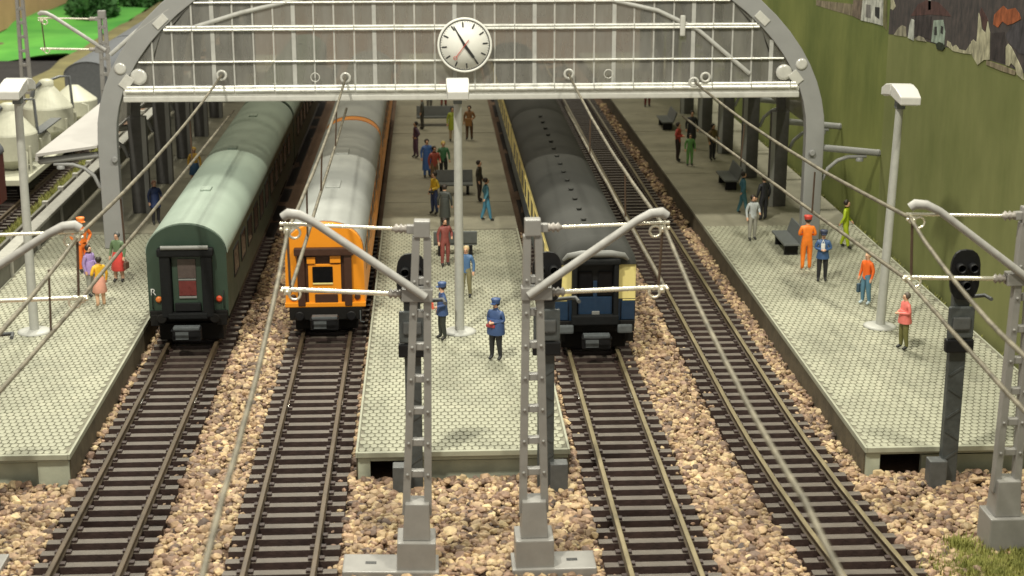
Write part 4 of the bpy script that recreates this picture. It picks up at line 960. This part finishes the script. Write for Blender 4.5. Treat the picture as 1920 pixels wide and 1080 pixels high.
def silo_wagon(x, y, label, silos=((2.7, 1.0), (10.2, 1.0)), L=12.6):
    t = thing('silo_wagon', label, 'freight wagon', (x, y, 0), group='freight wagons')
    MB().box(-1.2, 1.2, 0, L, .75, 1.0, .03).build('frame', 'silo_cream', t)
    for yy, q in silos:
        b = MB(); b.lathe([(r_, .95+(h_-.95)*q) for r_, h_ in ((.35, .95), (1.16, 1.5), (1.20, 1.55), (1.20, 2.62), (1.16, 2.70), (.30, 3.72), (.05, 3.76))], (0, yy, 0), seg=36, smooth=False); g = b.build('silo', 'silo_cream', t)
        if q < 1: continue
        MB().lathe([(.36, 3.60), (.36, 3.92), (.2, 4.0), (.02, 4.02)], (0, yy, 0), seg=14).build('hatch', 'silo_cream', g)
        MB().tube([(.1, yy+.3, 3.9), (.55, yy+.6, 4.05), (.95, yy+.9, 4.0), (1.0, yy+.95, 2.4)], .07, 6).build('pipe', 'pipe_dark', g)
        MB().tube([(-.2, yy-.3, 3.85), (-.5, yy-.5, 3.6), (-.6, yy-.55, 3.2)], .10, 6).build('pipe', 'pipe_dark', g)
        for s in (-1, 1):
            for d in (-1, 1): MB().tube([(s*1.08, yy+d*1.0, 1.0), (s*1.08, yy+d*1.0, 2.2)], .07, 6).build('stanchion', 'silo_cream', g)
    if L > 9:
        MB().box(.5, 1.0, 4.3, 8.5, 2.3, 2.36).build('walkway', 'pipe_dark', t)
        MB().lathe([(.55, 1.0), (.62, 1.1), (.62, 1.9), (.4, 2.15), (.05, 2.2)], (.3, 6.4, 0), seg=16).build('air_tank', 'silo_cream', t)
    bogie(t, 1.9); bogie(t, L-1.9)
    MB().tube([(1.25, .2, 1.0), (1.3, .2, 2.2), (1.0, .2, 2.3)], .05, 6).build('ladder', 'silo_cream', t)
    return t
def box_wagon(x, y, L, label, m, roof_m, zt=3.6):
    t = thing('covered_wagon', label, 'freight wagon', (x, y, 0), group='freight wagons')
    MB().prism(coach_prof(2.5, .9, 2.9, zt, 12), 0, L).build('body', m, t); up = coach_prof(2.5, 2.9, 2.9, zt, 14, 2, .03)[1:-1]
    MB().prism(up+[(q*.98, z-.04) for q, z in up[::-1]], -.08, L+.08, True).build('roof', roof_m, t)
    for k in range(int(L/1.0)): MB().box(1.25, 1.31, .4+k, .5+k, .95, 2.9).build('rib', m, t)
    MB().box(-1, 1, .2, L-.2, .6, .9).build('underframe', 'underframe', t); bogie(t, 1.8); bogie(t, L-1.8)
    return t
box_wagon(-18.9, 55.6, 10.6, 'dark red covered wagon at the left picture edge', 'wagon_red', 'wagon_grey')
silo_wagon(-18.9, 69.6, 'nearest cream silo wagon with conical tanks behind the left lamp')
silo_wagon(-18.9, 82.7, 'short cream silo wagon with one lower tank, above the canopy roof', ((3.0, .68),), 6.0)
box_wagon(-18.9, 89.4, 12, 'dark grey wagon behind the cream silo wagons', 'wagon_grey', 'wagon_grey')
box_wagon(-18.9, 102, 12, 'farthest dark grey wagon by the olive bank', 'wagon_grey', 'wagon_grey')
# olive bank, green felt field and the bare board beyond
b = MB(); ys = [88+4*k for k in range(26)]
b.add([(x+noise.noise(Vector((x, y*.2, 0)))*.3, y, z+.12*noise.noise(Vector((x, y*.4, 2)))) for y in ys for x, z in ((-23.2, -.5), (-24.6, .25), (-26.4, .25), (-27.0, -.5))], [(i*4+k, i*4+k+1, i*4+k+5, i*4+k+4) for i in range(len(ys)-1) for k in range(3)], True)
structure(b.build('grass_bank', 'olive_bank'))
sheet('green_field', -70, -27.0, 121, 230, -.25, 'felt_green', 40, 50, .9, .16)
sheet('brown_strip', -50, -27.0, 84, 121, -.38, 'town_ground', 4, 6, .1)
bw = thing('wooden_board', 'bare brown wooden board standing behind the green field', 'board', (-36.9, 118, -.4)); MB().box(-.6, 0, 0, 130, 0, 9, .05).build('panel', 'board', bw)
def bush(x, y, r_, label, n=900, m='leaf_dark', z0=-.3):
    t = thing('bush', label, 'bush', (x, y, z0)); P_ = np.random.randn(n, 3); P_ /= np.linalg.norm(P_, axis=1, keepdims=True); P_ *= (np.random.uniform(.5, 1, (n, 1))**.5)*r_; P_[:, 2] = np.abs(P_[:, 2])*.9+.15*r_
    P_ *= 1+.25*np.sin(P_[:, :1]*5/r_)*np.cos(P_[:, 1:2]*4/r_)
    U_ = np.random.randn(n, 3)*r_*.16; W_ = np.random.randn(n, 3)*r_*.16; v = np.stack([P_-U_, P_+W_, P_+U_, P_-W_], 1).reshape(-1, 3)
    me = bpy.data.meshes.new('crown'); me.from_pydata(v.tolist(), [], np.arange(4*n).reshape(-1, 4).tolist()); me.materials.append(MATS[m]); obj('crown', me, t)
    b = MB()
    for k in range(5): a = 2*PI*k/5; b.tube([(0, 0, 0), (math.cos(a)*r_*.5, math.sin(a)*r_*.5, r_*.7)], [.06*r_, .03*r_], 5)
    b.build('stem', 'brown_frame', t); return t
mat('leaf_green', (0.03, 0.10, 0.02), .8, var=.4)
bush(-31.0, 152, 2.0, 'dark green shrub on the bright green field, left of the distant mast', 1300, 'leaf_green'); bush(-28.0, 163, 2.2, 'larger green shrub on the field beside the hall arch', 1300, 'leaf_green')

# ------------------------------------------------------------------ right side: painted backdrop boards
BX, SEAM = 17.05, 59.05
for nm_, c_ in (('bd_tan', (.20, .165, .11)), ('bd_brown', (.15, .115, .085)), ('bd_white', (.42, .42, .37)), ('bd_grey', (.17, .16, .15)), ('bd_dark', (.03, .03, .028)), ('bd_olive', (.13, .12, .055)), ('bd_town', (.034, .032, .033)),
                ('bd_red', (.075, .038, .034)), ('bd_dkbrown', (.038, .030, .030)), ('bd_tan2', (.24, .22, .16)), ('bd_pale', (.38, .39, .35)), ('bd_green', (.24, .29, .24)), ('bd_bush', (.02, .026, .014)), ('bd_pale2', (.34, .32, .22)), ('bd_orange', (.26, .075, .028)), ('bd_slate', (.055, .050, .056))):
    mat(nm_, tuple(v*.85 for v in c_), .85, var=.5, scale=2.2, stretch=(1, 1.6, .8), spec=.2, col2=(.075, .060, .056) if nm_ == 'bd_town' else None)
def grass_print(name, seed, lo, hi):
    m = mat(name, lo, .9, scale=.5, col2=hi, spec=.15, stretch=(1, .45, .30))
    n = m.node_tree.nodes; l = m.node_tree.links; b = n['Principled BSDF']; cr = n['Color Ramp']
    n['Mapping'].inputs['Location'].default_value = (seed, seed*1.7, 0)
    tc = n['Texture Coordinate']; mp = n.new('ShaderNodeMapping'); mp.inputs['Scale'].default_value = (1, 1.9, .35); nz = n.new('ShaderNodeTexNoise'); nz.inputs['Scale'].default_value = 1.1; nz.inputs['Detail'].default_value = 6
    l.new(tc.outputs['Object'], mp.inputs[0]); l.new(mp.outputs[0], nz.inputs['Vector'])
    hs = n.new('ShaderNodeHueSaturation'); mr = n.new('ShaderNodeMapRange'); mr.inputs[1].default_value = .3; mr.inputs[2].default_value = .7; mr.inputs[3].default_value = .95; mr.inputs[4].default_value = 1.05
    l.new(nz.outputs[0], mr.inputs[0]); l.new(mr.outputs[0], hs.inputs['Value']); l.new(cr.outputs[0], hs.inputs['Color']); l.new(hs.outputs[0], b.inputs['Base Color'])
grass_print('grass_print_near', 3.1, (.120, .134, .046), (.190, .195, .078)); grass_print('grass_print_far', 11.7, (.092, .114, .031), (.178, .192, .057))
bd = [thing('backdrop_board', 'painted backdrop board with olive meadow and dark town, right of the seam', 'backdrop', (BX, SEAM, -.45)),
      thing('backdrop_board', 'painted backdrop board with olive meadow and white house, behind the hall foot', 'backdrop', (BX, SEAM, -.45))]
MB().box(0, .12, -40, -.012, 0, 15.5).build('panel', 'grass_print_near', bd[0])
MB().box(.012, .13, .012, 62, 0, 15.5).build('panel', 'grass_print_far', bd[1])
PIECES = [
    ('painted_ledge', 'bd_tan', 1, 1, [(70.59, 8.53), (64.27, 8.94), (64.42, 8.46), (67.67, 8.37), (70.55, 8.3)]),
    ('painted_post', 'bd_brown', 2, 1, [(64.31, 9.11), (62.95, 9.23), (62.93, 8.44), (64.34, 8.47)]),
    ('painted_house', 'bd_white', 3, 1, [(62.87, 9.24), (60.03, 9.5), (59.89, 8.56), (61.6, 8.5), (63.01, 8.43)]),
    ('painted_window', 'bd_grey', 4, 1, [(62.37, 9.12), (61.67, 9.16), (61.56, 8.67), (62.33, 8.63)]),
    ('painted_window', 'bd_dark', 4, 1, [(61.06, 9.14), (60.4, 9.19), (60.37, 8.75), (60.98, 8.81)]),
    ('painted_trunk', 'bd_olive', 2, 1, [(59.95, 9.51), (59.53, 9.55), (59.28, 8.45), (59.81, 8.53)]),
    ('painted_town', 'bd_town', 1, 0, [(59.58, 10.71), (43.07, 11.91), (42.34, 8.85), (45.14, 8.79), (46.68, 8.82), (48.32, 8.78), (49.82, 8.79), (51.93, 8.69), (54.24, 8.62), (56.75, 8.52), (59.04, 8.34)]),
    ('painted_roof', 'bd_red', 2, 0, [(56.4, 9.27), (55.61, 9.76), (54.68, 9.99), (53.38, 10.04), (52.31, 9.83), (51.95, 9.71), (54.16, 9.55)]),
    ('painted_house', 'bd_dkbrown', 3, 0, [(55.89, 9.31), (54.03, 9.51), (53.91, 8.74), (55.81, 8.66)]),
    ('painted_rock', 'bd_tan2', 2, 0, [(58.34, 8.38), (57.8, 8.71), (57.36, 8.85), (56.89, 8.84), (56.74, 8.5)]),
    ('painted_pillar', 'bd_pale', 4, 0, [(56.54, 8.49), (56.45, 8.93), (56.25, 9.19), (55.92, 9.17), (55.83, 8.47)]),
    ('painted_rock', 'bd_tan2', 4, 0, [(55.72, 8.56), (55.25, 8.71), (54.75, 8.71), (54.42, 8.6), (55.58, 8.52)]),
    ('painted_house', 'bd_green', 4, 0, [(53.83, 8.67), (53.71, 9.4), (52.75, 9.52), (52.44, 9.15), (52.45, 8.73), (53.07, 8.69)]),
    ('painted_window', 'bd_dark', 5, 0, [(53.54, 9.21), (53.31, 9.23), (53.25, 8.95), (53.54, 8.94)]),
    ('painted_window', 'bd_dark', 5, 0, [(52.87, 9.31), (52.64, 9.3), (52.64, 9.06), (52.87, 9.07)]),
    ('painted_bush', 'bd_bush', 5, 0, [(53.3, 8.65), (52.98, 8.77), (52.51, 8.76), (52.32, 8.66), (52.57, 8.52), (53.15, 8.5)]),
    ('painted_wall', 'bd_pale2', 3, 0, [(52.15, 8.9), (51.81, 8.87), (51.62, 8.76), (51.26, 8.87), (50.92, 8.77), (50.24, 8.81), (49.88, 9.07), (49.64, 9.13), (49.71, 8.76), (50.52, 8.69), (51.48, 8.64), (52.17, 8.73)]),
    ('painted_gable', 'bd_pale2', 4, 0, [(49.6, 8.72), (49.8, 9.15), (49.62, 9.23), (49.3, 9.17), (49.28, 9.5), (49.31, 10.09), (49.13, 9.95), (48.91, 9.63), (48.55, 9.55), (48.44, 9.92), (48.17, 9.6), (48.03, 8.8), (48.5, 8.74), (49.04, 8.51)]),
    ('painted_roof', 'bd_red', 3, 0, [(49.22, 10.13), (49.11, 10.28), (48.62, 10.06), (48.45, 9.95), (48.61, 9.61), (48.88, 9.71)]),
    ('painted_roof', 'bd_orange', 3, 0, [(47.95, 9.88), (47.93, 10.17), (47.64, 10.32), (47.22, 10.51), (46.88, 10.43), (46.24, 10.54), (45.87, 10.42), (45.7, 10.27), (46.31, 10.08), (46.73, 9.99), (47.2, 10.05), (47.52, 9.83)]),
    ('painted_roof', 'bd_slate', 3, 0, [(46.84, 9.68), (46.38, 10.01), (45.73, 10.21), (42.77, 10.66), (42.51, 9.54), (45.6, 9.3), (46.48, 9.5)]),
    ('painted_house', 'bd_dkbrown', 2, 0, [(48.03, 9.61), (46.95, 9.76), (46.56, 8.87), (47.95, 8.85)]),
    ('painted_gable', 'bd_pale2', 4, 0, [(46.6, 8.83), (46.72, 9.35), (46.56, 9.46), (46.28, 9.4), (45.88, 9.2), (45.54, 9.03), (45.24, 8.86), (45.09, 8.6), (45.63, 8.68), (45.8, 8.87), (46.17, 8.95), (46.33, 8.83)]),
    ('painted_wall', 'bd_tan', 4, 0, [(48.26, 8.76), (47.83, 8.76), (46.63, 8.78), (45.73, 8.76), (45.79, 8.64), (46.95, 8.61), (48.28, 8.62)]),
    ('painted_stick', 'bd_pale2', 2, 0, [(59.07, 10.36), (58.63, 9.63), (58.31, 9.43), (58.62, 9.26), (58.97, 9.28)]),
    ('painted_stick', 'bd_pale', 2, 0, [(54.62, 10.54), (54.33, 10.56), (54.13, 9.72), (54.42, 9.67)]),
]
for nm_, m_, lay, p_, poly in PIECES:
    th = .006*lay; b = MB(); n_ = len(poly); pts_ = [(y-SEAM, z+.45) for y, z in poly]
    if p_ == 1: pts_ = [(max(.014, y), z) for y, z in pts_]
    else: pts_ = [(min(-.014, y), z) for y, z in pts_]
    o0 = .012 if p_ else 0
    vs_ = [(o0-th, y, z) for y, z in pts_]+[(o0-.001, y, z) for y, z in pts_]
    b.add(vs_, [list(range(n_)), list(range(n_, 2*n_))[::-1]]+[(i, (i+1) % n_, (i+1) % n_+n_, i+n_) for i in range(n_)])
    b.build(nm_, m_, bd[p_])
n = 2600; gy = np.random.uniform(38, 80, n); gx = 16.98-np.abs(np.random.randn(n))*.07
grass('edge_weeds', np.stack([gx, gy, np.full(n, .36)], 1)[np.array([noise.noise(Vector((0, y*.6, 5))) > .02 for y in gy])], .16, 'blade', 'ragged weeds along the foot of the backdrop on the right platform')
